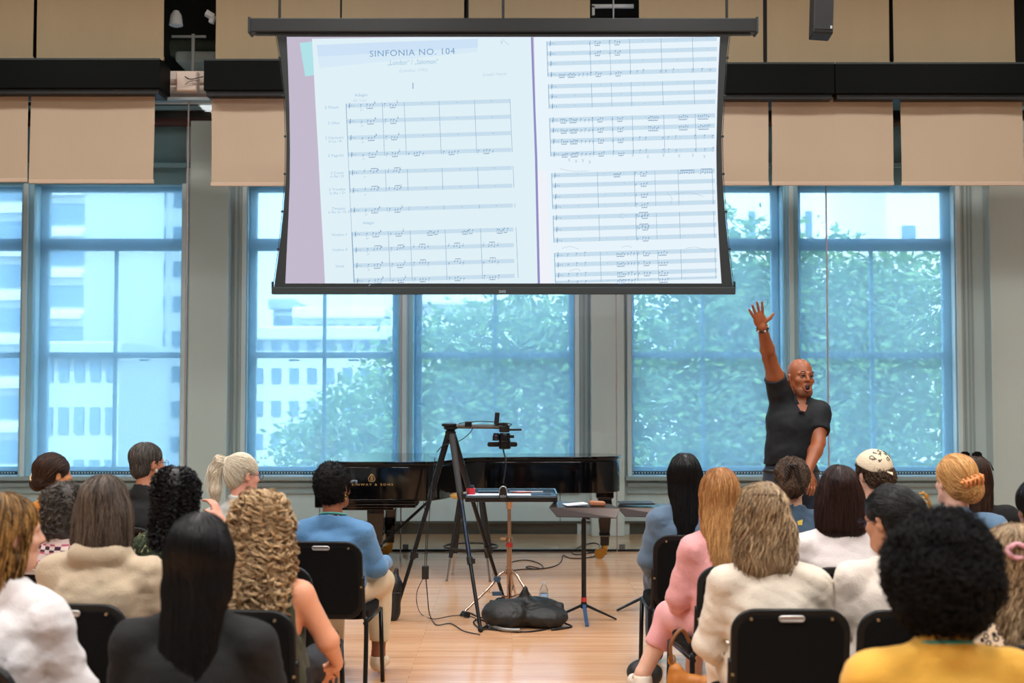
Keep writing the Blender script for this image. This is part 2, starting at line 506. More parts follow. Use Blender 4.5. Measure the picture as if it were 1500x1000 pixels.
for a, m, c in OPEN: b.span((xw(a), YW + .005, ZH), (xw(c), YP + .2, 4.75))
tag(b.build('wall_front', mat('upper_wall_reflection_tint', (116, 146, 154), .5)), kind='structure')  # teal tint of the reflecting glass in front, put into the wall colour
# pilasters in front of the piers, grooves beside the openings
pil = mat('pilaster_paint', (222, 224, 218), .6)
n_tr = 2
for i, (a, c) in enumerate([(276, 333), (866, 914), (1452, 1560)]):
    b = MB(); b.span((xw(a, 14.0), 14.0, 0), (xw(c, 14.0), YW, 4.75)); tag(b.build('trim_%d' % n_tr, pil, bevel=.008), kind='structure'); n_tr += 1
jm = mat('window_frame_paint', (176, 214, 230), .4)
for i, (a, m, c) in enumerate(OPEN):
    b = MB(); xa, xb = xw(a), xw(c)
    for x in (xa, xb): b.span((x - .035, YW - .035, ZS - .05), (x + .035, YW, ZH))                 # casing edges
    for k, dx in enumerate((.08, .13, .17)):
        b.span((xa - dx - .012, YW - .012, ZS - .05), (xa - dx + .012, YW, 4.6)); b.span((xb + dx - .012, YW - .012, ZS - .05), (xb + dx + .012, YW, 4.6))
    b.span((xa - .05, YW - .10, ZS - .045), (xb + .05, YW, ZS)); b.span((xa - .03, YW - .05, ZS - .12), (xb + .03, YW, ZS - .075)); b.span((xa - .03, YW - .03, ZS - .2), (xb + .03, YW, ZS - .165))
    tag(b.build('trim_%d' % n_tr, mat('sill_paint', (170, 180, 182), .45), bevel=.004), kind='structure'); n_tr += 1
# spandrel panel joints
b = MB()
for px in (140, 470, 700, 820, 1040, 1290): b.span((xw(px) - .004, YW - .004, .13), (xw(px) + .004, YW, ZS - .2))
b.span((XL, YW - .02, .13), (XR, YW, .155))
tag(b.build('trim_%d' % n_tr, toem), kind='structure'); n_tr += 1

# windows: six double-hung units with a fixed light above
def glass_pane(name, tint=(1, 1, 1), refl=.08):
    if name in MATS: return MATS[name]
    m = bpy.data.materials.new(name); m.use_nodes = True; nt = m.node_tree; nt.nodes.clear(); L = nt.links.new
    o = nt.nodes.new('ShaderNodeOutputMaterial'); t = nt.nodes.new('ShaderNodeBsdfTransparent'); g = nt.nodes.new('ShaderNodeBsdfGlossy'); mx = nt.nodes.new('ShaderNodeMixShader')
    fr = nt.nodes.new('ShaderNodeLayerWeight'); fr.inputs['Blend'].default_value = .25; mu = nt.nodes.new('ShaderNodeMath'); mu.operation = 'MULTIPLY_ADD'
    mu.inputs[1].default_value = .5; mu.inputs[2].default_value = refl
    L(fr.outputs['Fresnel'], mu.inputs[0]); L(mu.outputs[0], mx.inputs[0])
    t.inputs['Color'].default_value = (*tint, 1); g.inputs['Roughness'].default_value = .02; g.inputs['Color'].default_value = (.9, .95, 1, 1)
    L(t.outputs[0], mx.inputs[1]); L(g.outputs[0], mx.inputs[2]); L(mx.outputs[0], o.inputs['Surface'])
    MATS[name] = m; return m
wglass = glass_pane('window_glass', (.93, .97, 1), .03)
ZT1 = W(750, 367, YP).z; ZT0 = W(750, 350, YP).z; ZM = W(750, 520, YP).z; ZB = W(750, 683, YP).z
units = []
for a, m, c in OPEN:
    xa, xb = xw(a), xw(c); m0, m1 = xw(m[0]), xw(m[1])
    units += [(xa, m0), (m1, xb)]
    b = MB(); b.span((m0, YW - .02, ZS), (m1, YP + .1, ZH)); b.span((m0 + .03, YW - .05, ZS), (m1 - .05, YW - .02, ZH))
    tag(b.build('trim_%d' % n_tr, jm, bevel=.006), kind='structure'); n_tr += 1
    b = MB(); mm = (m0 + m1) / 2; b.span((mm - .03, YW - .075, ZS), (mm + .02, YW - .05, ZH))
    for x in (xa + .0, xb - .0): b.span((x - .025, YW - .06, ZS - .05), (x + .025, YW - .034, ZH))
    tag(b.build('trim_%d' % n_tr, mat('strip_white', (236, 242, 244), .35), bevel=.004), kind='structure'); n_tr += 1
fm = mat('sash_paint', (168, 208, 228), .5)
for i, (x0, x1) in enumerate(units):
    y0 = YP - .03
    root = tag(empty('window_%d' % (i + 1), ((x0 + x1) / 2, YP, ZS)), kind='structure'); o = root.location
    b = MB(o); f = .085
    for x in (x0, x1 - f): b.span((x, y0, ZS), (x + f, y0 + .1, ZH))
    b.span((x0, y0, ZS), (x1, y0 + .1, ZB)); b.span((x0, y0, ZH - .05), (x1, y0 + .1, ZH)); b.span((x0, y0 - .02, ZT1), (x1, y0 + .1, ZT0))
    b.build('window_frame', fm, root, bevel=.006)
    b = MB(o); xm = (x0 + x1) / 2
    b.span((x0, y0 + .02, ZM - .035), (x1, y0 + .08, ZM + .035)); b.span((xm - .02, y0 + .02, ZB), (xm + .02, y0 + .07, ZT1))
    for dx in (-.35, .35): b.box((xm + dx, y0 + .0, ZM - .06), (.12, .02, .02))
    b.build('sash_bar', fm, root, bevel=.004)
    for (za, zb, nm) in ((ZB, ZM, 'pane'), (ZM, ZT1, 'pane'), (ZT0, ZH, 'pane')):
        b = MB(o); b.span((x0 + f, y0 + .045, za), (x1 - f, y0 + .051, zb)); b.build(nm, wglass, root)

# solar mesh shades in front of the windows
def scrim(name, thr, colr):
    m = bpy.data.materials.new(name); m.use_nodes = True; nt = m.node_tree; nt.nodes.clear(); L = nt.links.new
    o = nt.nodes.new('ShaderNodeOutputMaterial'); t = nt.nodes.new('ShaderNodeBsdfTransparent'); t.inputs['Color'].default_value = (*thr, 1)
    d = nt.nodes.new('ShaderNodeBsdfDiffuse'); d.inputs['Color'].default_value = lin(colr); tr = nt.nodes.new('ShaderNodeBsdfTranslucent'); tr.inputs['Color'].default_value = lin(colr)
    a = nt.nodes.new('ShaderNodeMixShader'); a.inputs[0].default_value = .5; L(d.outputs[0], a.inputs[1]); L(tr.outputs[0], a.inputs[2])
    tc = nt.nodes.new('ShaderNodeTexCoord'); mp = nt.nodes.new('ShaderNodeMapping'); mp.inputs['Scale'].default_value = (60, 1, 60); n = nt.nodes.new('ShaderNodeTexNoise'); n.inputs['Scale'].default_value = 1.5; n.inputs['Detail'].default_value = 2
    L(tc.outputs['Object'], mp.inputs['Vector']); L(mp.outputs['Vector'], n.inputs['Vector'])
    mr = nt.nodes.new('ShaderNodeMapRange'); mr.inputs['From Min'].default_value = .3; mr.inputs['From Max'].default_value = .7; mr.inputs['To Min'].default_value = .45; mr.inputs['To Max'].default_value = .52
    L(n.outputs['Fac'], mr.inputs['Value'])
    mx = nt.nodes.new('ShaderNodeMixShader'); L(mr.outputs['Result'], mx.inputs[0]); L(t.outputs[0], mx.inputs[1]); L(a.outputs[0], mx.inputs[2]); L(mx.outputs[0], o.inputs['Surface'])
    return m
scr = scrim('solar_mesh', (.79, .90, .99), (174, 203, 219))
hemm = mat('shade_hem', (40, 62, 72), .7); dotm = mat('shade_perforation', (190, 225, 240), .5)
names = ['sheer blue solar shade over the far left window at the frame edge', 'sheer blue solar shade over the window left of the leftmost grey pier',
         'sheer blue solar shade over the window left behind the keyboard end of the piano', 'sheer blue solar shade over the window behind the overhead camera arm',
         'sheer blue solar shade behind the raised arm of the man in black polo', 'sheer blue solar shade over the rightmost window, tree showing through']
for i, (x0, x1) in enumerate(units):
    root = thing('solar_shade', names[i], 'window shade', ((x0 + x1) / 2, YW + .1, ZS), 0, 'sheer solar shades on the tall windows'); o = root.location
    g = .035
    b = MB(o); b.span((x0 + g, YW + .100, ZS + .03), (x1 - g, YW + .102, ZH - .01)); b.build('shade_cloth', scr, root)
    b = MB(o); b.span((x0 + g, YW + .09, ZS + .012), (x1 - g, YW + .112, ZS + .05)); b.build('hem_bar', hemm, root, bevel=.004)
    b = MB(o); x = x0 + g + .02
    while x < x1 - g - .02: b.box((x, YW + .088, ZS + .031), (.016, .004, .016)); x += .034
    b.build('hem_perforation', dotm, root)

# glass partition in front of the windows
YG = 12.7
pglass = glass_pane('partition_glass', (.93, .97, .96), .012)
seam = mat('seam_silicone', (150, 135, 135), .4)
xs = [W(px, 560, YG).x for px in (-345, -35, 272, 588, 903, 1213, 1525)]
gl = ['far left behind the woman in orange', 'left, in front of the window beside the leftmost pier', 'behind the seated man with white beard and the piano keyboard end', 'behind the overhead camera tripod', 'behind the raised arm of the man in black polo', 'at the right in front of the rightmost window']
ztop = W(750, 148, YG).z
for i in range(6):
    root = thing('glass_partition_panel', 'tall clear frameless glass panel ' + gl[i], 'glass panel', ((xs[i] + xs[i + 1]) / 2, YG, 0), 0, 'clear glass partition panels'); o = root.location
    b = MB(o); b.span((xs[i] + .004, YG - .006, .02), (xs[i + 1] - .004, YG + .006, ztop)); b.build('glass_pane', pglass, root)
    b = MB(o); b.span((xs[i + 1] - .007, YG - .008, .02), (xs[i + 1] + .006, YG + .008, ztop)); b.build('seam', seam, root)
    b = MB(o); b.span((xs[i] + .004, YG - .018, 0), (xs[i + 1] - .004, YG + .018, .022)); b.build('floor_channel', mat('channel_dark', (40, 44, 46), .4, metal=.6), root)
    b = MB(o); b.box((xs[i] + .05, YG - .02, .05), (.06, .02, .05)); b.build('clamp', mat('clamp_steel', (120, 124, 124), .35, metal=.8), root)

# header above the glass and the service runs seen between the shades
b = MB(); b.span((XL, YG - .05, ztop), (XR, YG + .05, ztop + .03)); tag(b.build('trim_%d' % n_tr, mat('header_metal', (150, 165, 168), .4, metal=.3)), kind='structure'); n_tr += 1
b = MB(); z = W(0, 182, YW).z; b.cyl((XL, YW - .10, z), (XR, YW - .10, z), .05, n=16); tag(b.build('sprinkler_pipe', mat('pipe_red', (70, 24, 24), .5), smooth=True, auto=40), 'dark red pipe running high across the wall above the windows', 'pipe')
for py, lab in ((160, 'upper'), (243, 'lower')):
    b = MB(); z = W(0, py, YW).z; b.span((XL, YW - .08, z - .025), (XR, YW - .001, z + .025)); tag(b.build('trim_%d' % n_tr, mat('rail_pale', (140, 170, 180), .4), bevel=.004), kind='structure'); n_tr += 1
YJ = 12.62
b = MB(); a = W(258, 104, YJ); c = W(289, 134, YJ); root = thing('junction_box', 'square cream electrical junction box between the two black light troughs', 'electrical box', ((a.x + c.x) / 2, YJ, c.z)); o = root.location
b = MB(o); b.span((a.x, YJ, c.z), (c.x, YJ + .1, a.z)); b.build('box_body', mat('cream_metal', (208, 192, 178), .5), root, bevel=.01)
b = MB(o); b.span((a.x + .01, YJ - .012, c.z + .01), (c.x - .01, YJ, a.z - .01)); b.build('box_cover', mat('cream_metal2', (216, 200, 186), .5), root, bevel=.006)
b = MB(o); b.tube(catmull([W(271, 112, YJ - .03), W(280, 116, YJ - .06), W(298, 112, YJ - .05)], 6), .006); b.tube(catmull([W(271, 124, YJ - .03), W(278, 119, YJ - .05), W(290, 118, YJ - .05)], 6), .004); b.build('loose_wire', mat('wire_dark', (60, 48, 40), .6), root)
for k, py in enumerate((115, 127)):
    b = MB(); z = W(0, py, YJ).z; xa = W(236, py, YJ).x; xb = W(305, py, YJ).x
    b.cyl((xa, YJ + .15, z), (xb, YJ + .15, z), .033, n=16); tag(b.build('conduit', MATS['cream_metal'], smooth=True, auto=40), ['upper', 'lower'][k] + ' cream conduit behind the cream junction box', 'pipe', 'cream conduits')
b = MB(); a = W(235, 102, YJ + .2); c = W(312, 147, YJ + .2); b.span((a.x - .2, YJ + .25, c.z - .02), (c.x + .2, YJ + .3, a.z)); tag(b.build('cream_panel', MATS['cream_metal'], bevel=.005), 'cream metal panel behind the junction box above the glass', 'panel')
b = MB(); p = W(283, 50, 13.2); q = W(281, 106, 13.2); b.cyl((p.x, 13.2, q.z - .2), (p.x, 13.2, p.z), .018); tag(b.build('hanger_rod', mat('rod_pale', (150, 148, 140), .5)), 'pale vertical hanger rod above the cream junction box', 'rod')
b = MB(); p = W(252, 54, 13.3); q = W(302, 54, 13.3); b.span((p.x, 13.28, p.z - .012), (q.x, 13.3, p.z + .012)); tag(b.build('strut_bar', MATS['rod_pale']), 'thin pale horizontal strut above the cream junction box', 'bar')
b = MB(); p = W(258, 76, 13.5); q = W(318, 92, 13.5); b.span((p.x, 13.45, q.z), (q.x, 13.9, p.z)); tag(b.build('air_duct', mat('duct_pale', (158, 165, 155), .5), bevel=.03), 'pale grey square air duct above the cream junction box', 'duct')
b = MB(); p = W(248, 62, 13.8); q = W(320, 74, 13.8); b.cyl((p.x, 13.9, (p.z + q.z) / 2), (q.x + .3, 13.9, (p.z + q.z) / 2), .1, n=20); tag(b.build('round_duct', mat('duct_green', (66, 78, 60), .5), smooth=True, auto=40), 'dark olive round duct above the pale square duct', 'duct')
b = MB(); p = W(258, 28, 13.2); b.lathe([(.02, -.09), (.075, -.07), (.06, .04), (.03, .09)], (p.x, 13.2, p.z), 16); tag(b.build('spotlight', mat('lamp_white', (225, 228, 225), .4), smooth=True, auto=50), 'white spotlight head hanging high in the dark gap', 'spotlight')
b = MB(); p = W(307, 22, 13.2); b.box((p.x, 13.2, p.z), (.09, .1, .05), (0, .5, .3)); b.box((p.x + .03, 13.2, p.z - .05), (.05, .06, .08), (0, .3, 0)); tag(b.build('bracket', MATS['lamp_white']), 'small white angled bracket high in the dark gap, right of the spotlight', 'bracket')
b = MB(); p = W(867, 9, 13.2); q = W(928, 9, 13.2); b.span((p.x, 13.18, p.z - .02), (q.x, 13.22, p.z + .015)); b.span((p.x, 13.18, p.z - .1), (p.x + .03, 13.22, p.z)); b.cyl((W(898, 0, 13.2).x, 13.15, p.z - .3), (W(898, 0, 13.2).x, 13.15, p.z + .4), .008); tag(b.build('strut_bar', MATS['lamp_white']), 'white metal strut in the dark gap above the projection screen', 'bar')

# ================================================================ beige roller shades and black troughs
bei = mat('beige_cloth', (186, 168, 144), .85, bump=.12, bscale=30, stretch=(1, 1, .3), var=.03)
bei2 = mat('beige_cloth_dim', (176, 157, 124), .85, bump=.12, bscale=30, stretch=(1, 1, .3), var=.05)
rodm = mat('shade_rod', (200, 178, 155), .6)
def beige(px0, px1, py0, py1, Y, label, m, group, hem=True):
    a = W(px0, py1, Y); c = W(px1, py1, Y); t = W(px0, py0, Y)
    root = thing('roller_shade', label, 'roller shade', ((a.x + c.x) / 2, Y, a.z), 0, group); o = root.location
    # cloth with a slight belly
    n = 10; mcol = 8; V = []; F = []
    for s_ in (0, 1):
        for i in range(n + 1):
            for j in range(mcol + 1):
                u = i / n; v = j / mcol
                y = Y + .006 * math.sin(2 * PI * u + px0) * (1 - v) + .004 * math.sin(7 * u + px0 * .1) + (.003 if s_ else 0)
                V.append((a.x + (c.x - a.x) * u + .004 * math.sin(3 * v + px0) - o.x, y - Y, (t.z - a.z) * v))
    w = mcol + 1; half = (n + 1) * w
    for s_ in (0, 1):
        for i in range(n):
            for j in range(mcol):
                q = [s_ * half + i * w + j, s_ * half + (i + 1) * w + j, s_ * half + (i + 1) * w + j + 1, s_ * half + i * w + j + 1]
                F.append(q if s_ == 0 else q[::-1])
    me = bpy.data.meshes.new('cloth'); me.from_pydata(V, [], F)
    obj('shade_cloth', me, m, root, True)
    b = MB(o); b.span((a.x - .003, Y - .012, a.z - .005), (c.x + .003, Y + .014, a.z + .035)); b.build('bottom_rail', rodm if hem else m, root, bevel=.006)
low = [(-148, 40, 266, 'lower beige roller shade at the left edge of the frame'), (43, 225, 268, 'wide lower beige roller shade left of the cream junction box'),
       (309, 488, 272, 'lower beige roller shade just left of the projection screen'), (492, 668, 272, 'lower beige shade behind the left half of the screen'),
       (672, 850, 272, 'lower beige shade behind the middle of the screen'), (948, 1126, 271, 'lower beige roller shade partly behind the right screen border'),
       (1131, 1309, 271, 'lower beige roller shade above the raised hand, second from right'), (1321, 1500, 271, 'lower beige roller shade at the right end of the wall'), (1506, 1684, 271, 'lower beige roller shade beyond the right frame edge')]
for a, c, y1, lab in low:
    if a > 480 and a < 900 or a > 1500: continue
    beige(a, c, 128, y1, 12.46, lab, bei, 'lower beige roller shades')
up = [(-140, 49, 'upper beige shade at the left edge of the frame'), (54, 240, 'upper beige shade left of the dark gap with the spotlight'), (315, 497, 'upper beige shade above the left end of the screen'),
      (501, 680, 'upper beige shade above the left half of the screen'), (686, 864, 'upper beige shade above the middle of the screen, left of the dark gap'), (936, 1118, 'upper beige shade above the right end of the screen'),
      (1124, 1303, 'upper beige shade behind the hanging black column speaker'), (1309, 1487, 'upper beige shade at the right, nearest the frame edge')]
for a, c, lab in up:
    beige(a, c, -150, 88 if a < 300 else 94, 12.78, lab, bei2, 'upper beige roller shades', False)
blk = mat('black_metal', (5, 8, 7), .55, spec=.1, bump=.03, bscale=5)
def trough(px0, px1, py0, py1, lab):
    Y = 12.3; a = W(px0, py1, Y); c = W(px1, py1, Y); t = W(px0, py0, Y)
    root = thing('light_trough', lab, 'light trough', ((a.x + c.x) / 2, Y, a.z), 0, 'black light troughs'); o = root.location
    b = MB(o); b.span((a.x, Y, a.z + .05), (c.x, Y + .38, t.z)); b.build('housing', blk, root, bevel=.006)
    b = MB(o); b.span((a.x + .02, Y + .03, a.z), (c.x - .02, Y + .34, a.z + .05)); b.build('lower_lip', mat('black_lip', (10, 13, 12), .5), root)
    b = MB(o); b.span((a.x, Y - .004, t.z - .012), (c.x, Y, t.z + .006)); b.build('top_bead', mat('bead_dark', (44, 52, 50), .4), root)
trough(-160, 234, 86, 136, 'long black light trough at the left, left of the cream junction box')
trough(298, 862, 87, 139, 'black light trough running behind the left part of the screen')
trough(940, 1223, 92, 144, 'black light trough to the right of the screen, above the raised hand')
trough(1224, 1640, 92, 144, 'black light trough at the far right end of the wall')
# black battens between the upper shades
for px, lab in ((51, 'left edge'), (499, 'left half of the screen'), (683, 'middle of the screen'), (1121, 'right end of the screen'), (1306, 'column speaker, right side')):
    b = MB(); p = W(px, 60, 12.9); z0 = W(px, 95, 12.9).z; b.span((p.x - .035, 12.86, z0), (p.x + .035, 12.9, z0 + 1.6)); tag(b.build('batten', mat('batten_black', (14, 18, 18), .5), bevel=.004), 'narrow black upright between upper beige shades near the ' + lab, 'batten', 'black uprights between the upper shades')
# hanging column speaker
Y = 10.0; p = W(1206, 48, Y); q = W(1221, 20, Y)
root = thing('column_speaker', 'slim black column speaker hanging from above at upper right', 'speaker', (p.x, Y, p.z), R_(0)); root.rotation_euler = (R_(-8), R_(4), 0)
b = MB(); b.span((-.083, 0, 0), (.083, .16, 1.1)); b.build('cabinet', mat('speaker_black', (14, 16, 17), .55), root, bevel=.01)
b = MB(); b.span((-.072, -.006, .03), (.072, 0, 1.07)); b.build('grille', mat('grille_black', (9, 10, 11), .7, bump=.6, bscale=400), root)
b = MB(); b.box((.062, -.009, .05), (.016, .004, .025)); b.build('logo_badge', mat('badge_white', (190, 200, 210), .4), root)
b = MB(); b.cyl((0, .08, 1.1), (0, .08, 1.6), .01); b.build('suspension_rod', blk, root)

# ceiling lamps of the hall
def lamp(x, y, e, col=(1, .975, .955), sx=1.2, sy=.6):
    root = thing('ceiling_light', 'rectangular flush ceiling light of the hall', 'ceiling light', (x, y, ZC - .06), 0, 'ceiling lights of the hall')
    b = MB(); b.span((-sx / 2 - .03, -sy / 2 - .03, 0), (sx / 2 + .03, sy / 2 + .03, .06)); b.build('lamp_housing', mat('lamp_frame', (230, 230, 228), .5), root)
    d = bpy.data.lights.new('lamp', 'AREA'); d.shape = 'RECTANGLE'; d.size = sx; d.size_y = sy; d.energy = e; d.color = col; d.spread = R_(160)
    l = bpy.data.objects.new('lamp', d); COL.objects.link(l); l.parent = root; l.location = (0, 0, -.005)
for x in (-5.4, -1.8, 1.8, 5.4):
    for y, e in ((-2.2, 135), (1.8, 140), (5.8, 105), (9.8, 95)): lamp(x, y, e)
# ================================================================ outside: street, buildings, trees
GZ = -6.0
b = MB(); b.span((-60, YP + .6, GZ - .3), (60, 120, GZ)); tag(b.build('ground', mat('street', (120, 120, 116), .9, var=.2, bscale=1)), kind='structure')
wp = mat('window_dark', (92, 120, 142), .2, spec=.8)
def building(name, lab, px0, px1, ytop, Y, depth, wallc, cols, rows, wfrac=.6, hfrac=.5, band=False, rough=.8, rz=0.0, z0=-3.0, cor=True):
    a = W(px0, 500, Y); c = W(px1, 500, Y); zt = W(750, ytop, Y).z; w = c.x - a.x
    root = thing(name, lab, 'building', ((a.x + c.x) / 2, Y, GZ), rz)
    wm = mat(name + str(px0), wallc, rough, var=.08, bscale=1.2)
    b = MB(); b.span((-w / 2, 0, 0), (w / 2, depth, zt - GZ)); b.build('wall', wm, root)
    if cor:
        b = MB(); b.span((-w / 2 - .2, -.35, zt - GZ - .5), (w / 2 + .2, .1, zt - GZ)); b.build('cornice', wm, root, bevel=.08)
    H = zt - z0; dz = H / rows; dx = w / cols
    for r in range(rows):
        zc = z0 - GZ + dz * (r + .5)
        if band:
            b = MB(); b.box((0, -.02, zc), (w * .98, .12, dz * hfrac)); b.build('window_band', wp, root)
            b = MB(); b.box((0, -.15, zc - dz * .5), (w, .4, dz * .12)); b.build('balcony_slab', wm, root)
        else:
            for k in range(cols):
                xc = -w / 2 + dx * (k + .5)
                b = MB(); b.box((xc, -.01, zc), (dx * wfrac, .1, dz * hfrac)); o = b.build('window', wp, root)
    return root
building('apartment_tower', 'tall pale tower with dark window bands behind the far left window', -260, 34, -500, 46, 8, (206, 212, 214), 1, 20, band=True, hfrac=.5)
building('apartment_tower', 'pale tower with stacked balconies seen left in the second window', 64, 122, -420, 44, 10, (214, 218, 218), 1, 20, band=True, hfrac=.5)
building('office_tower', 'very pale broad tower in the middle of the second window', 124, 208, -300, 62, 6, (244, 246, 246), 2, 14, wfrac=.5, hfrac=.2)
building('office_tower', 'slim banded tower at the right of the second window', 209, 285, -380, 55, 5, (222, 226, 226), 2, 22, wfrac=.7, hfrac=.45)
building('low_house', 'low grey building at the bottom of the second window', 60, 175, 500, 36, 5, (178, 188, 192), 5, 4)
building('stone_office', 'pale stone office building with window rows in the third window', 340, 600, 478, 44, 8, (206, 210, 208), 10, 6, wfrac=.5, hfrac=.45)
building('set_back_block', 'upper set-back storey above the stone office building', 436, 560, 450, 53, 4, (222, 224, 222), 6, 4, wfrac=.5, hfrac=.3)
building('tall_block', 'high striped block at the left edge of the third window', 400, 428, 438, 58, 4, (196, 206, 210), 1, 12, band=True)
building('warehouse', 'plain pale block behind the tree in the middle window', 606, 800, 425, 40, 6, (226, 228, 228), 4, 3, wfrac=.3, hfrac=.1)
building('brick_house', 'pale brick building with corner quoins behind the tree at the right', 1040, 1290, -200, 40, 4, (240, 236, 230), 6, 12, wfrac=.22, hfrac=.45)
building('brick_house', 'pale building at the right end beyond the tree', 1300, 1560, -200, 34, 8, (246, 242, 238), 4, 12, wfrac=.3, hfrac=.4)

leafm = None
def leaf_mat(name, c1, c2):
    m = bpy.data.materials.new(name); m.use_nodes = True; nt = m.node_tree; nt.nodes.clear(); L = nt.links.new
    o = nt.nodes.new('ShaderNodeOutputMaterial'); d = nt.nodes.new('ShaderNodeBsdfDiffuse'); t = nt.nodes.new('ShaderNodeBsdfTranslucent'); mx = nt.nodes.new('ShaderNodeMixShader'); mx.inputs[0].default_value = .35
    at = nt.nodes.new('ShaderNodeAttribute'); at.attribute_name = 'tone'; mc = nt.nodes.new('ShaderNodeMix'); mc.data_type = 'RGBA'; mc.inputs['A'].default_value = lin(c1); mc.inputs['B'].default_value = lin(c2)
    L(at.outputs['Fac'], mc.inputs['Factor']); L(mc.outputs['Result'], d.inputs['Color']); L(mc.outputs['Result'], t.inputs['Color']); L(d.outputs[0], mx.inputs[1]); L(t.outputs[0], mx.inputs[2]); L(mx.outputs[0], o.inputs['Surface'])
    return m
lm = leaf_mat('leaves', (78, 122, 92), (150, 182, 120))
barkm = mat('bark', (70, 60, 50), .9)
def tree(lab, blobs, trunk, n, seed, Y):
    """blobs: (px, py, radius m, dY)"""
    rg = np.random.RandomState(seed)
    base = W(trunk, 600, Y); root = thing('street_tree', lab, 'tree', (base.x, Y, GZ), 0, 'street trees outside the windows'); o = np.array(root.location)
    b = MB(o); pts = [Vector((base.x, Y, GZ)), Vector((base.x + .2, Y, -2)), Vector((base.x - .1, Y, 1))]; b.tube(catmull(pts, 5), [.28 - .012 * i for i in range(11)])
    for px, py, r, dy in blobs:
        p = W(px, py, Y + dy); b.tube(catmull([Vector((base.x + .1, Y, -1.5)), (Vector((base.x, Y, -1)) + p) / 2 + Vector((0, 0, .3)), p], 5), [.11 - .008 * i for i in range(11)], 6)
    b.build('trunk', barkm, root, True)
    A = sum(r * r for _, _, r, _ in blobs); C = []
    for px, py, r, dy in blobs:
        p = np.array(W(px, py, Y + dy)); k = int(1.6 * n * r * r / A / 14)
        d = rg.normal(size=(k, 3)); d /= np.linalg.norm(d, axis=1, keepdims=True)
        tw = p + d * (r * (.45 + .6 * rg.rand(k, 1) ** .6)) * [1, .8, .8]
        lf = tw[:, None, :] + rg.normal(size=(k, 14, 3)) * [.20, .2, .10] + [0, 0, 0]
        C.append(lf.reshape(-1, 3))
    C = np.concatenate(C); N = len(C)
    a = rg.normal(size=(N, 3)); a[:, 2] *= .5; a /= np.linalg.norm(a, axis=1, keepdims=True); q = np.cross(a, rg.normal(size=(N, 3))); q /= np.linalg.norm(q, axis=1, keepdims=True)
    s = (.040 + .035 * rg.rand(N, 1))
    V = np.stack([C - a * s * 1.5, C + q * s * .7, C + a * s * 1.5, C - q * s * .7], 1).reshape(-1, 3) - o
    me = np_mesh('leaves', V, np.arange(4 * N).reshape(-1, 4)); at = me.attributes.new('tone', 'FLOAT', 'POINT'); at.data.foreach_set('value', np.repeat(rg.rand(N), 4).astype(np.float32))
    obj('foliage', me, lm, root)
tree('leafy green tree outside the rightmost window', [(1190, 420, 1.2, 0), (1230, 470, 1.5, 1), (1300, 470, 1.6, 0), (1340, 440, 1.1, 1), (1360, 560, 1.2, .6), (1260, 580, 1.8, 0), (1200, 560, 1.5, 0), (1330, 660, 1.0, 0), (1210, 660, 1.5, 0), (1290, 520, 1.4, 0)], 1260, 11000, 3, 22)
tree('dense green tree outside the window behind the raised arm', [(960, 470, 1.6, 0), (1040, 470, 1.8, .5), (1100, 430, 1.5, 0), (1110, 500, 1.6, 0), (980, 580, 1.8, 0), (1070, 590, 1.9, 0), (950, 650, 1.5, 0), (1110, 640, 1.6, 0), (1140, 560, 1.3, 1), (1030, 660, 1.6, 0), (1100, 380, 1.1, 0)], 1040, 13500, 5, 22)
tree('green tree outside the window behind the camera arm', [(640, 540, 1.4, 0), (700, 530, 1.5, 0), (760, 520, 1.5, 0), (820, 480, 1.2, 0), (650, 620, 1.6, 0), (730, 620, 1.8, 0), (810, 600, 1.7, 0), (700, 680, 1.4, 0), (800, 690, 1.4, 0), (835, 540, 1.3, 0)], 740, 12500, 9, 24)
tree('low bushy tree at the foot of the third window', [(520, 640, 1.3, 0), (560, 610, 1.3, 0), (480, 680, 1.2, 0), (560, 690, 1.3, 0)], 540, 3600, 11, 26)
# ================================================================ projection screen
YS = 10.5
def S(px, py, d=0.0): return W(px, py, YS) + Vector((0, -d, 0))
sroot = thing('projection_screen', 'large tab-tensioned projection screen with a musical score projected on it', 'projection screen', W(737, 432, YS)); so_ = sroot.location
sb = mat('screen_black', (34, 42, 44), .5); sbar = mat('screen_bar', (48, 58, 60), .4)
b = MB(so_); a = W(366, 38, YS); c = W(1108, 38, YS); r = .062
prof = [(-r, -r), (r, -r), (r, r * .6), (r * .5, r * 1.0), (-r, r * 1.0)]
b.prism([(YS + .03 + p, a.z + q) for p, q in prof], a.x, c.x, 'x'); b.build('housing', mat('housing_black', (22, 27, 28), .4), sroot, bevel=.01, seg=3)
for x, s_ in ((a.x, -1), (c.x, 1)): b = MB(so_); b.box((x, YS + .03, a.z), (.02, .14, .14)); b.box((x - s_ * .5, YS + .02, a.z - r - .005), (.9, .05, .02)); b.build('end_cap', sb, sroot, bevel=.004)
for x in (a.x + .25, c.x - .25, (a.x + c.x) / 2): b = MB(so_); b.cyl((x, YS + .03, a.z + r), (x, YS + .03, a.z + 2.2), .012); b.build('hanger', MATS['batten_black'], sroot)
outer_l = [(404, 44), (411, 85), (417, 140), (419.5, 200), (419, 255), (415, 310), (409, 365), (401, 424)]
outer_r = [(1069, 44), (1064, 85), (1060, 140), (1057, 200), (1058, 255), (1062, 310), (1067, 365), (1074, 424)]
inner_l = [(420, 54), (422, 100), (424, 160), (424.8, 220), (424.4, 270), (422.5, 320), (420, 370), (418, 415)]
inner_r = [(1054.7, 54), (1052.5, 100), (1050.6, 160), (1049.4, 220), (1050, 270), (1051.6, 320), (1054, 370), (1057, 415)]
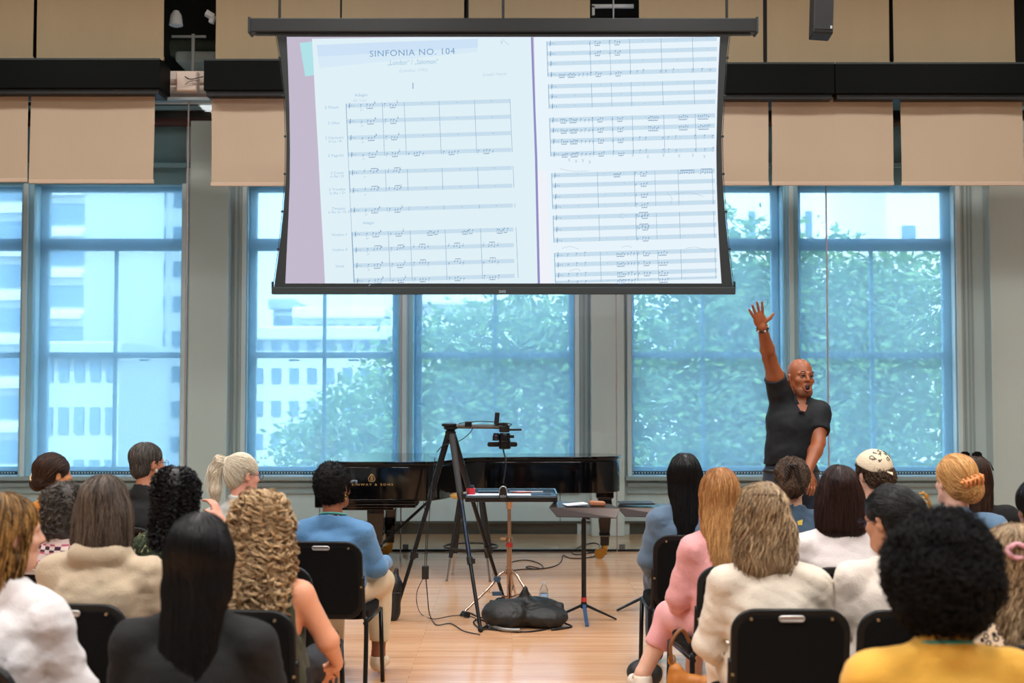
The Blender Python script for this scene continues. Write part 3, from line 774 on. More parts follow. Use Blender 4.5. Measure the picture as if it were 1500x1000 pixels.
# black cloth border: strips between outer and inner outlines
V = []; F = []
Lo = outer_l + outer_r[::-1]; Li = inner_l + inner_r[::-1]; n = len(Lo)
for d in (0, -.004):
    V += [tuple(S(x, y, d) - so_) for x, y in Lo] + [tuple(S(x, y, d) - so_) for x, y in Li]
for i in range(n):
    j = (i + 1) % n
    F += [(i, j, n + j, n + i), (2 * n + j, 2 * n + i, 3 * n + i, 3 * n + j), (i, 2 * n + i, 2 * n + j, j)]
me = bpy.data.meshes.new('border'); me.from_pydata(V, [], F); obj('screen_border', me, sb, sroot)
b = MB(so_); a = W(398.5, 431, YS); c = W(1076.5, 421, YS)
b.span((a.x, YS - .03, a.z), (c.x, YS + .03, c.z)); b.build('bottom_bar', sbar, sroot, bevel=.004)
b = MB(so_)
for px in (399.5, 1075.5): p = W(px, 421, YS); b.span((p.x - .008, YS - .02, p.z - .02), (p.x + .008, YS + .02, p.z + .05))
for side, s_ in ((outer_l, -1), (outer_r, 1)):
    for (x, y) in side[1:-1]:
        p = S(x, y); b.box((p.x + s_ * .008, p.y - .004, p.z), (.02, .02, .016))
        q = S(x, y + 25); 
b.build('tension_tab', MATS['housing_black'], sroot)
for s_, side in ((-1.5, outer_l), (1.5, outer_r)): b = MB(so_); b.tube([S(x + s_, y) for x, y in side], .003, 5); b.build('tension_cord', MATS['housing_black'], sroot)
def put_text(txt, px, py, hpx, m, parent, align='CENTER', rot=0.0, Y=None, d=.006, spacing=1.0, shear=0.0, name='lettering', org=None, wpx=None):
    YY = YS if Y is None else Y
    k = YY / FPX
    me = text_mesh(txt, hpx * k * 1.38, align, .0004, spacing, shear)
    if wpx and len(me.vertices):
        xsv = [v.co.x for v in me.vertices]; w = max(xsv) - min(xsv); me.transform(Matrix.Diagonal((wpx * k / w, 1, 1, 1)))
    p = W(px, py, YY) + Vector((0, -d, 0)) - (so_ if org is None else org)
    me.transform(Matrix.Translation(p) @ Matrix.Rotation(PI / 2, 4, 'X') @ Matrix.Rotation(R_(rot), 4, 'Z'))
    return obj(name, me, m, parent)
put_text('DRAPER', 736, 427.6, 4.2, mat('logo_white', (185, 200, 205), .4), sroot, d=.032, wpx=10, name='maker_mark')

# ---- the projected picture: lit cloth, score pages, notation
def poly(name, pts, col, d, parent, strength=1.0):
    me = bpy.data.meshes.new(name); me.from_pydata([tuple(S(x, y, d) - so_) for x, y in pts], [], [tuple(range(len(pts)))])
    o = obj(name, me, emit('beam_%s_%d%d%d' % ((name,) + tuple(int(v) for v in col)), col, strength), parent)
    return o
face = poly('screen_cloth', inner_l + inner_r[::-1], (196, 186, 206), .001, sroot)
lt = [(457, 57)] + [(459, 90), (462, 150), (466, 220), (470, 300), (474, 370), (476, 415)]
poly('sticky_tab', [(439, 63), (460, 60.5), (461, 110), (447, 112)], (176, 226, 232), .002, face)
def ipl(P, y):
    for (x0, y0), (x1, y1) in zip(P, P[1:]):
        if y0 <= y <= y1: return x0 + (x1 - x0) * (y - y0) / (y1 - y0)
    return P[-1][0]
poly('score_page', lt + [(789, 415), (784, 230), (778, 54.5), (600, 54.5)], (224, 240, 247), .003, face)
poly('page_shading', [(464, 66), (560, 62), (700, 57), (700, 70), (560, 78), (466, 83)], (205, 226, 246), .0036, face)
poly('page_shading', [(466, 83), (700, 70), (700, 76), (468, 100)], (215, 234, 247), .0036, face)
poly('score_page', [(782, 54.5), (1054.2, 54.5)] + [(x - .5, y) for x, y in inner_r[1:]] + [(790, 415)], (232, 244, 251), .003, face)
poly('page_gutter', [(777.6, 54.5), (780.4, 54.5), (787, 230), (791, 415), (787.6, 415), (783.6, 230)], (146, 142, 196), .004, face)
poly('page_shading', [(791, 415), (786, 250), (800, 250), (808, 415)], (240, 242, 250), .0036, face)

class Marks:
    def __init__(s, d): s.V = []; s.F = []; s.d = d
    def quad(s, pts):
        n = len(s.V); s.V += [tuple(S(x, y, s.d) - so_) for x, y in pts]; s.F.append(tuple(range(n, n + len(pts))))
    def line(s, x0, y0, x1, y1, w):
        L = math.hypot(x1 - x0, y1 - y0) + 1e-6; nx, ny = -(y1 - y0) / L * w / 2, (x1 - x0) / L * w / 2
        s.quad([(x0 + nx, y0 + ny), (x1 + nx, y1 + ny), (x1 - nx, y1 - ny), (x0 - nx, y0 - ny)])
    def dot(s, x, y, rx, ry):
        s.quad([(x + rx * math.cos(2 * PI * k / 8), y + ry * math.sin(2 * PI * k / 8)) for k in range(8)])
    def done(s, name, col):
        me = bpy.data.meshes.new(name); me.from_pydata(s.V, [], s.F); return obj(name, me, emit('ink_%s' % name, col), face)
rg = random.Random(4)
band = Marks(.0045); ln = Marks(.005); bars = Marks(.0055); notes = Marks(.006); faint = Marks(.006)
def staff(xa, ya, xb, yb, half=2.7):
    band.quad([(xa, ya - half), (xb, yb - half), (xb, yb + half), (xa, ya + half)])
    for k in range(5):
        o = -half + half * .5 * k; ln.line(xa, ya + o, xb, yb + o, .32)
def note_group(x, y, n=3, w=7, beam=True, up=False, ink=None):
    m = ink or notes; s_ = -1 if up else 1
    for k in range(n):
        xx = x + w * k / max(1, n - 1); yy = y + rg.uniform(-1.5, 1.5)
        m.dot(xx, yy, .95, .75); m.line(xx + (.8 if up else -.8), yy, xx + (.8 if up else -.8), y + s_ * 5, .38)
    if beam: m.line(x + (.8 if up else -.8), y + s_ * 5, x + w + (.8 if up else -.8), y + s_ * 5 - .3, .95)
def clef(x, y):
    notes.dot(x, y + .6, 1.0, 1.6); notes.line(x + .2, y - 4, x - .3, y + 4.4, .7); notes.dot(x + .2, y - 2.6, .6, 1.0); notes.dot(x + 3, y, .4, 1.2); notes.dot(x + 6, y + .5, .4, 1.2)
LS = [155, 178, 202, 226.5, 253, 279, 308, 343, 366, 389, 411]
for i, y in enumerate(LS):
    xa = 507 + (y - 155) * .047; xb = 747 + (y - 155) * .027; yb = y - 7
    staff(xa, y, xb, yb)
    def at(x): return y + (yb - y) * (x - xa) / (xb - xa)
    clef(xa + 5, at(xa + 5))
    for f in (.19,): note_group(xa + 22, at(xa + 22), 1, 1, False, i in (4, 5)); note_group(xa + 31, at(xa + 31), 3, 9, True, i in (4, 5, 8)); notes.dot(xa + 42, at(xa + 42) - 3, .9, 1.2)
    note_group(xa + 57, at(xa + 57), 1, 1, False, i in (4, 5)); note_group(xa + 65, at(xa + 65), 3, 8, True, i in (4, 5, 8)); notes.dot(xa + 75, at(xa + 75) - 3, .8, 1.2)
    faint.line(xa + 21, at(xa) + 7.5, xa + 24, at(xa) + 5.5, .7); faint.dot(xa + 42, at(xa) - 6, 1.3, .35); faint.dot(xa + 75, at(xa + 70) - 6, 1.3, .35)
    for q, fx in enumerate((111, 162, 213)):
        if i in (7,):
            note_group(xa + fx, at(xa + fx), 4, 8, True); note_group(xa + fx + 10, at(xa + fx) - 1, 2, 5, True)
        elif i in (3, 8, 9, 10):
            note_group(xa + fx - 22, at(xa + fx), 1, 1, False, i == 8); note_group(xa + fx - 14, at(xa + fx), 3, 8, True, i in (8, 9)); note_group(xa + fx - 1, at(xa + fx), 1, 1, False, i == 8)
        else: faint.dot(xa + fx, at(xa + fx) - .5, 1.6, .5)
for i0, i1 in ((0, 3), (4, 5), (6, 6), (7, 10)):
    for fx, wd in ((0, .9), (53, .6), (85, .6), (136, .6), (188, .6), (240, .6)):
        x0 = 507 + (LS[i0] - 155) * .047 + fx; x1 = 507 + (LS[i1] - 155) * .047 + fx
        bars.line(x0, LS[i0] - 3 - 7 * fx / 240, x1, LS[i1] + 3 - 7 * fx / 240, wd)
bars.line(510, 226, 518.5, 414, .5)
RS = [[64, 79, 93.5, 109.5, 127, 141.5, 156, 176, 191, 207, 226], [257, 272, 288, 303, 319, 336, 352, 373.5, 388, 403, 413.2]]
for g, L_ in enumerate(RS):
    for i, y in enumerate(L_):
        xa = 801 + (y - 64) * .036; xb = min(1050, ipl(inner_r, min(414, max(55, y))) - 3); yb = y - 7
        if y - 7 < 56: yb = 57.5
        staff(xa, y, xb, yb, 2.9 if y < 412 else 1.6)
        def at(x): return y + (yb - y) * (x - xa) / (xb - xa)
        if y < 410: clef(xa + 5, at(xa + 5))
        busy = i in (0, 1, 3, 7, 8, 9, 10) if g == 0 else True
        if i >= 7 and g == 0 or (g == 0 and i == 3): note_group(xa + 17, at(xa + 17), 4, 8, True); note_group(xa + 30, at(xa + 30), 5, 10, True); note_group(xa + 46, at(xa + 46), 3, 12, False)
        if g == 0 and busy:
            for fx in (63, 92): note_group(xa + fx, at(xa + fx), 1, 1, False); note_group(xa + fx + 8, at(xa + fx + 8), 3, 7, True)
            if i in (7, 8): note_group(xa + 145, at(xa + 145), 6, 14, True); note_group(xa + 190, at(xa + 190), 5, 12, True); note_group(xa + 218, at(xa + 218), 6, 15, True)
            elif i == 10 or i == 3 or i == 9:
                for fx in (121, 131, 140, 165, 173, 184, 212, 226, 238): note_group(xa + fx, at(xa + fx) - 2, 1, 1, False)
        if g == 1:
            if y < 410: note_group(xa + 123, at(xa + 123), 1, 1, False); note_group(xa + 131, at(xa + 131), 3, 8, True)
            if i == 0: note_group(xa + 92, at(xa + 92), 5, 9, True); note_group(xa + 188, at(xa + 188) + 3, 7, 20, True, True); note_group(xa + 218, at(xa + 218) + 2, 6, 16, True, True)
            if i in (7, 8, 9, 10): note_group(xa + 92, at(xa + 92), 5, 11, True); note_group(xa + 153, at(xa + 153), 4, 12, True); note_group(xa + 108, at(xa + 108), 3, 9, False); note_group(xa + 20, at(xa + 20) - 2, 3, 25, False)
            if i in (4, 5): note_group(xa + 125, at(xa + 125) + 1, 4, 13, True, True)
        for fx in (38, 77, 106, 140, 190, 235): faint.dot(xa + fx, at(xa + fx) - .4, 1.2, .4)
    for fx, wd in ((0, .9), (63, .6), (92, .5), (121, .6), (167, .6), (213, .6)) if g == 0 else ((0, .9), (67, .6), (121, .7), (151, .5), (185, .6), (235, .6)):
        for i0, i1 in ((0, 3), (4, 6), (7, 10)) if g == 0 else ((0, 3), (4, 6), (7, 10)):
            x0 = 801 + (L_[i0] - 64) * .036 + fx; x1 = 801 + (L_[i1] - 64) * .036 + fx
            bars.line(x0, L_[i0] - 3 - 7 * fx / 245, x1, L_[i1] + (3 if L_[i1] < 410 else 1) - 7 * fx / 245, wd)
# pencil marks over the right page
for pts in ([(820, 247), (840, 251), (862, 250)], [(988, 284), (1010, 282), (1030, 288)], [(823, 364), (835, 361), (848, 365)], [(910, 362), (920, 360), (925, 363)], [(1004, 364), (1018, 362), (1034, 366)], [(912, 312), (907, 317), (913, 320)], [(977, 282), (984, 290), (982, 300)], [(834, 397), (845, 394), (850, 397)]):
    c = catmull([Vector((x, y, 0)) for x, y in pts], 5)
    for p, q in zip(c, c[1:]): faint.line(p.x, p.y, q.x, q.y, .5)
for (x, y) in ((925, 225), (947, 227), (970, 225), (993, 226), (1013, 225), (1030, 227), (832, 232), (842, 234), (852, 233), (862, 235), (733, 60)):
    faint.line(x, y, x + 3, y + 4, .6); faint.line(x + 3, y, x + 1, y + 5, .6)
faint.line(735, 57, 745, 66, .5)
band.done('staff_band', (203, 225, 240)); ln.done('staff_line', (188, 212, 230)); bars.done('bar_line', (128, 166, 196)); notes.done('music_notes', (116, 148, 180)); faint.done('pencil_mark', (168, 192, 212))
ink = emit('ink_title', (126, 162, 198)); ink2 = emit('ink_faint', (160, 196, 222)); ink3 = emit('ink_vfaint', (188, 214, 232))
put_text('SINFONIA NO. 104', 604, 77.5, 9.5, ink, face, rot=2, wpx=126, d=.007, spacing=1.1)
put_text('\u201eLondon\u201c / \u201eSalomon\u201c', 605, 91.5, 7.5, ink2, face, rot=2, wpx=75, d=.007)
put_text('(London 1795)', 606, 103.5, 4.5, ink3, face, rot=2, wpx=42, d=.007)
put_text('Joseph Haydn', 725, 109, 4.5, ink3, face, rot=2, wpx=36, d=.007)
put_text('I', 605, 126.5, 9.5, ink, face, d=.007)
put_text('Adagio', 529, 139.5, 4.6, ink2, face, rot=2, wpx=19, d=.007); put_text('All. Tutti', 527, 147.5, 3.6, ink3, face, rot=2, wpx=20, d=.007)
put_text('Adagio', 540, 326.5, 4.4, ink2, face, rot=2, wpx=17, d=.007)
for txt, x, y, w in (('2 Flauti', 486, 157.5, 20), ('2 Oboi', 489, 180.5, 17), ('2 Clarinetti', 490, 202, 27), ('in La / A', 491, 207, 19), ('2 Fagotti', 492, 228, 23), ('2 Corni', 494, 253.5, 19), ('in Re / D', 494, 258.5, 20), ('2 Trombe', 494, 277.5, 24), ('in Re / D', 494, 283, 22), ('Timpani', 496, 305.5, 20), ('in Re, La / D, A', 497, 310.5, 32), ('Violino I', 497, 344, 22), ('Violino II', 498, 366, 22), ('Viola', 498, 390, 13)):
    put_text(txt, x, y, 4.0, ink2, face, rot=2, wpx=w, d=.007)
# ================================================================ grand piano
pb = mat('piano_black', (3, 4, 5), .07, spec=.5, coat=.3); brass = mat('brass', (196, 150, 70), .28, metal=1.0); satin = mat('satin_black', (18, 20, 21), .4)
px0 = -1.60; YN = 11.0
proot = thing('grand_piano', 'long black concert grand piano with its lid closed, by the glass', 'piano', (-.4, 11.8, 0)); po = proot.location
side = catmull([(-.80, YN, 0), (-.72, YN + .03, 0), (-.62, YN + .22, 0), (-.50, YN + .58, 0), (-.34, YN + .76, 0), (-.1, YN + .83, 0), (.3, YN + .86, 0), (.7, YN + .88, 0), (.92, YN + .93, 0), (1.04, YN + 1.08, 0), (1.06, YN + 1.28, 0), (.98, YN + 1.46, 0), (.84, YN + 1.53, 0)], 6)
out = [(px0, YN)] + [(p.x, p.y) for p in side] + [(px0, YN + 1.55)]
b = MB(po); b.prism(out, .66, .965); b.build('rim', pb, proot, smooth=True, auto=30, bevel=.006)
def grow(P, g):
    n = len(P); o = []
    for i in range(n):
        a = Vector(P[i - 1]); c = Vector(P[(i + 1) % n]); t = (c - a).normalized(); o.append((P[i][0] + t.y * g, P[i][1] - t.x * g))
    return o
lid = grow(out, .018)
b = MB(po); b.prism(lid, .985, 1.012); b.build('lid', pb, proot, smooth=True, auto=30, bevel=.004)
b = MB(po); b.prism(grow(out, -.02), .955, .988); b.build('lid_seal', satin, proot)
b = MB(po); b.span((px0, YN + .01, .60), (-.86, YN + 1.53, .66)); b.span((px0 + .04, YN + .05, .575), (-1.06, YN + 1.4, .605)); b.build('key_bed', pb, proot, bevel=.006)
b = MB(po); b.span((px0 + .0, YN - .012, .655), (-.83, YN + .01, .675)); b.span((px0, YN - .008, .625), (-.86, YN + .01, .632)); b.build('moulding', pb, proot, bevel=.003)
b = MB(po); b.span((px0 - .16, YN, .60), (px0 + .02, YN + .06, .80)); b.span((px0 - .16, YN + 1.49, .60), (px0 + .02, YN + 1.55, .80)); b.span((px0 - .16, YN + .05, .60), (px0, YN + 1.5, .66)); b.build('key_cheek', pb, proot, bevel=.01)
ivory = mat('ivory_keys', (232, 228, 214), .3)
b = MB(po)
for k in range(52): y = YN + .16 + k * .0236; b.span((px0 - .15, y, .66), (px0 + .0, y + .0222, .69))
b.build('white_keys', ivory, proot)
b = MB(po)
for k in range(51):
    if k % 7 in (2, 6): continue
    y = YN + .16 + (k + 1) * .0236; b.span((px0 - .10, y - .005, .69), (px0 - .005, y + .005, .702))
b.build('black_keys', satin, proot)
def pleg(x, y, rot=0.0):
    lg = MB(po)
    def sq(h, z): return [(x - h, y - h, z), (x + h, y - h, z), (x + h, y + h, z), (x - h, y + h, z)]
    P = [(.085, .66), (.085, .60), (.065, .585), (.07, .54), (.048, .26), (.052, .235), (.052, .225), (.044, .22), (.040, .13)]
    vs = []; 
    for h, z in P: vs += sq(h, z)
    fs = []
    for i in range(len(P) - 1):
        for k in range(4): fs.append((i * 4 + k, i * 4 + (k + 1) % 4, i * 4 + 4 + (k + 1) % 4, i * 4 + 4 + k))
    fs += [(0, 1, 2, 3), tuple(range(len(vs) - 4, len(vs)))[::-1]]
    lg.add(vs, fs); leg = lg.build('leg', pb, proot, bevel=.004)
    f = MB(po); f.span((x - .05, y - .05, .222), (x + .05, y + .05, .232)); f.build('ferrule', mat('nickel', (200, 200, 198), .2, metal=1), leg)
    c = MB(po); c.cyl((x, y, .13), (x, y, .075), .03, .026, 16)
    for s_ in (-1, 1): c.span((x - .055, y + s_ * .022 - .004, .04), (x + .02, y + s_ * .022 + .004, .10))
    c.cyl((x - .05, y - .032, .05), (x - .05, y + .032, .05), .05, n=24); c.cyl((x - .05, y - .038, .05), (x - .05, y + .038, .05), .014, n=12)
    c.build('caster', brass, leg, smooth=True, auto=35)
pleg(-1.22, YN + .18); pleg(-1.22, YN + 1.38); pleg(.91, YN + 1.15)
# lyre with pedals and its brace
lx, ly = -1.34, YN + .74
b = MB(po)
for s_ in (-1, 1): b.tube(catmull([(lx, ly + s_ * .10, .60), (lx, ly + s_ * .14, .50), (lx, ly + s_ * .11, .36), (lx, ly + s_ * .07, .24), (lx, ly + s_ * .12, .18)], 5), .022, 10)
b.span((lx - .07, ly - .17, .12), (lx + .08, ly + .17, .19)); b.build('pedal_lyre', pb, proot, smooth=True, auto=40)
b = MB(po)
for s_ in (-1, 1): b.tube([(lx + .06, ly + s_ * .1, .15), (lx + .55, ly + s_ * .1, .60)], .012, 8)
b.build('lyre_brace', satin, proot)
for s_ in (-1, 0, 1):
    b = MB(po); b.box((lx - .14, ly + s_ * .075, .125), (.15, .035, .012)); b.build('pedal', brass, proot, bevel=.004)
gold = mat('gold_letters', (214, 178, 112), .35, metal=.6)
put_text('STEINWAY & SONS', 541, 709.6, 3.1, gold, proot, Y=YN, d=.002, spacing=1.5, name='side_lettering', org=po, wpx=69)
b = MB(po); k = YN / FPX; c = W(544.5, 699.5, YN)
def lp(x, y): return (c.x + x * k, YN - .003, c.z - y * k)
b.tube(catmull([lp(-1, -5), lp(-3.2, -2), lp(-4.8, 2), lp(-3.2, 4.8), lp(0, 5.2), lp(3.2, 4.8), lp(4.8, 2), lp(3.2, -2), lp(1, -5)], 5), .0022, 6)
for x in (-1.2, 0, 1.2): b.tube([lp(x, -4), lp(x, 4)], .0014, 5)
b.tube([lp(-2.4, -4.6), lp(2.4, -4.6)], .0018, 5); b.tube(catmull([lp(-2.2, 3), lp(0, -1), lp(2.2, 3)], 4), .0015, 5); b.tube([lp(0, -6.2), lp(0, -4)], .0018, 5)
b.build('lyre_emblem', gold, proot)
# ================================================================ stool behind the tripod
st = W(690, 790, 10.85); root = thing('wooden_seat_stool', 'black stool with honey coloured wooden seat and chrome leg ends, behind the tripod', 'stool', (st.x - .0, 10.85, 0)); o = root.location
b = MB(); b.lathe([(.001, .70), (.16, .70), (.185, .712), (.188, .728), (.17, .742), (.001, .745)], n=32); b.build('seat', mat('honey_wood', (206, 160, 84), .35, var=.1, bscale=20), root, smooth=True, auto=40)
for a in (40, 130, 220, 310):
    ca, sa = math.cos(R_(a)), math.sin(R_(a))
    b = MB(); b.cyl((ca * .13, sa * .13, .70), (ca * .225, sa * .225, .20), .016, .018, 10); lg = b.build('leg', satin, root, smooth=True, auto=40)
    b = MB(); b.cyl((ca * .222, sa * .222, .215), (ca * .262, sa * .262, .012), .010, .010, 10); b.cyl((ca * .262, sa * .262, .014), (ca * .264, sa * .264, 0), .014, .014, 10); b.build('leg_end', MATS['nickel'], lg, smooth=True, auto=40)
b = MB(); b.tube([(.235 * math.cos(t * PI / 16), .235 * math.sin(t * PI / 16), .28) for t in range(32)], .009, 8, True); b.build('foot_ring', satin, root, True)
# ================================================================ overhead camera tripod
tb = mat('tripod_black', (20, 22, 24), .38, metal=.3); tg = mat('tripod_grey', (70, 72, 74), .35, metal=.5)
YT = 8.9
fa = Vector((W(577, 903, 8.87).x, 8.87, 0)); fb = Vector((W(704, 925, 8.42).x, 8.42, 0)); fc = Vector((W(741, 882, 9.42).x, 9.42, 0))
ap = W(660, 630, YT); root = thing('camera_tripod', 'large black tripod with a horizontal arm holding a camera over the tray', 'tripod', (ap.x, YT, 0)); o = root.location
for f, col in ((fa, satin), (fb, tg), (fc, satin)):
    d = (f - ap); top = ap + Vector((d.x * .04, d.y * .04, -.03)); a1 = ap + d * .34; a2 = ap + d * .66
    b = MB(o); b.cyl(top, a1, .024, .021, 14); lg = b.build('leg', tb if col is satin else mat('tripod_sleeve', (52, 54, 55), .7), root, smooth=True, auto=40)
    b = MB(o); b.cyl(a1, a2, .0165, .0165, 12); b.build('middle_tube', mat('tube_blueblack', (34, 44, 60), .18, metal=.6) if f is fb else tb, lg, smooth=True, auto=40)
    b = MB(o); b.cyl(a2, f + Vector((0, 0, .015)), .014, .013, 12); b.build('lower_tube', tb, lg, smooth=True, auto=40)
    b = MB(o); dn = d.normalized()
    for q in (a1, a2): b = MB(o); b.cyl(q - dn * .025, q + dn * .025, .024, .022, 14); b.box(q + Vector((.022, -.008, 0)), (.03, .03, .035)); b.build('leg_clamp', satin, lg, smooth=True, auto=40)
    b = MB(o); b.sphere(f + Vector((0, 0, .02)), .02, 6); b.build('foot', mat('rubber', (14, 14, 15), .8), lg, smooth=True)
b = MB(o); b.lathe([(.02, -.08), (.035, -.05), (.04, -.01), (.03, .0), (.05, .012), (.05, .026), (.03, .03)], tuple(ap), 20); b.build('hub', tb, root, smooth=True, auto=40)
ce = W(733, 625, YT); h0 = W(655, 624, YT)
b = MB(o); b.cyl(h0, ce, .016, .016, 14); b.build('horizontal_column', mat('column_grey', (96, 98, 98), .3, metal=.7), root, smooth=True, auto=40)
b = MB(o); p = W(686, 621, YT); b.box(p, (.05, .05, .04)); p2 = W(658, 622, YT); b.lathe([(.045, -.012), (.055, -.008), (.055, .008), (.04, .012)], tuple(p2), 20); b.build('column_clamp', tb, root, smooth=True, auto=40, bevel=.004)
b = MB(o); p = W(727, 640, YT); b.sphere(p, .028, 8); b.cyl(W(727, 634, YT), W(727, 645, YT), .02, .03, 12); b.cyl(ce, W(745, 627, YT), .022, .022, 12); b.build('ball_head', tb, root, smooth=True, auto=40)
b = MB(o); b.tube(catmull([W(695, 622, YT), W(688, 634, YT - .03), W(672, 646, YT - .05), W(650, 652, YT - .04), W(640, 662, YT)], 6), .0035, 6); b.tube(catmull([W(672, 620, YT - .02), W(700, 617, YT - .03), W(728, 618, YT - .02)], 6), .0035, 6); b.build('cable', mat('cable_black', (16, 17, 18), .5), root, True)
# camera
cc = W(739, 630, YT); root = thing('camera', 'black camera mounted face down at the end of the tripod arm', 'camera', tuple(cc)); o = root.location
b = MB(); b.box((0, 0, .01), (.075, .10, .05)); b.box((.0, -.02, .04), (.04, .06, .03)); b.build('camera_body', satin, root, bevel=.008, seg=3)
b = MB(); b.lathe([(.036, -.02), (.04, -.03), (.04, -.075), (.044, -.08), (.044, -.13), (.036, -.135)], (.002, 0, -.0), 24); b.build('lens', mat('lens_black', (12, 13, 14), .25), root, smooth=True, auto=35)
b = MB(); b.span((.035, -.03, -.003), (.125, .03, .012)); b.build('flip_screen', satin, root, bevel=.003)
b = MB(); b.box((-.055, 0, .085), (.035, .05, .09), (0, .08, 0)); b.cyl((-.05, 0, .04), (-.05, 0, .02), .012); b.build('viewfinder_module', satin, root, bevel=.006)
b = MB(); b.box((.045, 0, -.045), (.05, .03, .022)); b.box((-.01, -.03, .045), (.07, .02, .012)); b.cyl((.02, -.05, .03), (.02, -.062, .03), .012); b.build('cable_clamp', tb, root, bevel=.004)
b = MB(); b.tube(catmull([(.03, -.03, .03), (.05, -.05, .045), (.0, -.06, .055), (-.05, -.04, .05)], 6), .003, 6); b.build('camera_cable', MATS['cable_black'], root, True)
# sandbag on the tripod's left leg
p = W(578, 870, 8.8); root = thing('sandbag', 'narrow black sandbag hanging at the left tripod foot', 'sandbag', (fa.x, fa.y, 0))
F_ = Field((-.1, -.1, -.02), (.1, .1, .42), .008); F_.cap((-.015, 0, .05), (.0, 0, .25), .062, .06, k=.03).cap((0, 0, .25), (.02, 0, .36), .045, .014, k=.03).wob(.004, 45, 3); F_.half((0, 0, .002), (0, 0, -1))
obj('bag', F_.mesh(), mat('nylon_black', (22, 23, 24), .5, bump=.3, bscale=60), root)
b = MB(); b.box((-.015, 0, .2), (.13, .13, .012)); b.build('strap', satin, root, bevel=.004)
# power brick hanging and its cables
p = W(623, 838, 8.75); root = thing('power_adapter', 'black power adapter hanging on its cable left of the tripod', 'power adapter', tuple(p)); o = root.location
b = MB(); b.box((0, 0, 0), (.048, .035, .095)); b.build('adapter_body', MATS['cable_black'], root, bevel=.006)
b = MB(o); b.tube(catmull([W(637, 670, 8.87), W(633, 710, 8.85), W(630, 740, 8.8), W(626, 800, 8.75), W(624.5, 829, 8.75)], 8), .0028, 6); b.tube(catmull([W(620, 735, 8.84), W(624, 760, 8.8), W(624, 790, 8.76), W(622, 829, 8.75)], 8), .0028, 6); b.build('upper_cable', MATS['cable_black'], root, True)
def flr(px, py, z=.008):
    t = 1620.0
    Y = 2.0
    # point of the floor seen there
    u = (px - 750) / FPX; v = (500 - py) / FPX; c, s = math.cos(PITCH), math.sin(PITCH)
    dy = c - v * s; dz = s + v * c; k = (z - CAM_Z) / dz
    return Vector((u * k, dy * k, z))
b = MB(o); b.tube(catmull([W(624, 848, 8.75), W(626, 870, 8.72), W(628, 893, 8.7), flr(631, 904), flr(640, 915), flr(660, 913), flr(680, 924), flr(703, 929)], 8), .004, 6)
b.tube(catmull([W(620, 846, 8.75), W(611, 866, 8.7), W(611, 885, 8.65), flr(618, 900), flr(636, 906), flr(660, 902), flr(680, 901), flr(696, 905), flr(700, 912)], 8), .003, 6); b.build('lower_cable', MATS['cable_black'], root, True)
b = MB(); p = flr(683, 903); b.box((p.x, p.y, .025), (.05, .04, .04), (0, .2, .5)); tag(b.build('plug', MATS['cable_black'], bevel=.006), 'small black plug lying on the floor left of the front tripod foot', 'plug')
def cable(name, lab, pts, r=.005):
    b = MB(); b.tube(catmull([flr(x, y, r) if len(q) == 0 else W(x, y, q[0]) for x, y, *q in pts], 8), r, 6); return tag(b.build(name, MATS['cable_black'], None, True), lab, 'cable')
cable('floor_cable', 'thin black cable looping on the floor from the tray stand to the piano tail leg', [(736, 839), (760, 834), (790, 833), (812, 829), (822, 822), (825, 813), (835, 817), (858, 817), (878, 812), (886, 808), (870, 809), (845, 812), (838, 808), (850, 800), (868, 795), (878, 798), (878, 806), (862, 809)])
cable('floor_cable', 'short black cable loop on the floor just right of the tray stand pole', [(742, 830), (750, 823), (770, 820), (788, 824), (796, 831), (784, 833), (771, 831), (776, 829), (790, 832)])
cable('power_strip_cable', 'tangle of black cables at the front tripod foot beside the black bag', [(690, 898), (700, 903), (712, 906), (716, 913), (704, 920), (694, 912), (699, 907), (711, 910), (714, 918), (703, 924), (712, 921), (735, 923), (770, 925), (800, 921), (814, 914)], .006)
b = MB(); p = flr(716, 918); q = flr(762, 925); b.tube(catmull([p + Vector((0, 0, .012)), flr(738, 924) + Vector((0, 0, .012)), q + Vector((0, 0, .012))], 6), .011, 8); tag(b.build('silver_connector', mat('dull_silver', (150, 152, 150), .4, metal=.6), None, True), 'silver-grey cable sleeve on the floor along the front of the black bag', 'cable')
cable('floor_edge_cable', 'thin dark cable lying along the glass partition floor edge at the right', [(905, 806), (930, 805), (962, 804), (1000, 804)], .004)
# ================================================================ tray table on chrome stand
YA = 9.15; c0 = W(746, 722, YA); root = thing('tray_stand', 'black tray table on a chrome telescopic stand with tripod base', 'stand', (c0.x, YA, 0)); o = root.location
k = YA / FPX; x0 = W(683, 722, YA).x; x1 = W(815, 722, YA).x; zb = W(700, 731, YA).z; zt = W(700, 721, YA).z
b = MB(o); b.span((x0, YA - .24, zb), (x1, YA + .24, zt - .012)); b.build('tray', mat('tray_black', (12, 14, 17), .35), root, bevel=.006)
b = MB(o)
for q in (((x0, YA - .24, zt - .014), (x0 + .012, YA + .24, zt + .012)), ((x1 - .012, YA - .24, zt - .014), (x1, YA + .24, zt + .012)), ((x0, YA + .228, zt - .014), (x1, YA + .24, zt + .012)), ((x0, YA - .24, zt - .014), (x1, YA - .23, zt - .002))): b.span(*q)
b.build('tray_rim', mat('rim_blue', (96, 128, 150), .25, metal=.5), root, bevel=.002)
chr_ = mat('champagne_chrome', (205, 180, 160), .2, metal=1.0)
hz = .30
b = MB(o); b.cyl((c0.x, YA, zb), (c0.x, YA, zb - .07), .03, .02, 16); b.cyl((c0.x, YA, zb - .05), (c0.x, YA, zb - .35), .0135, n=14); b.build('upper_pole', chr_, root, smooth=True, auto=40)
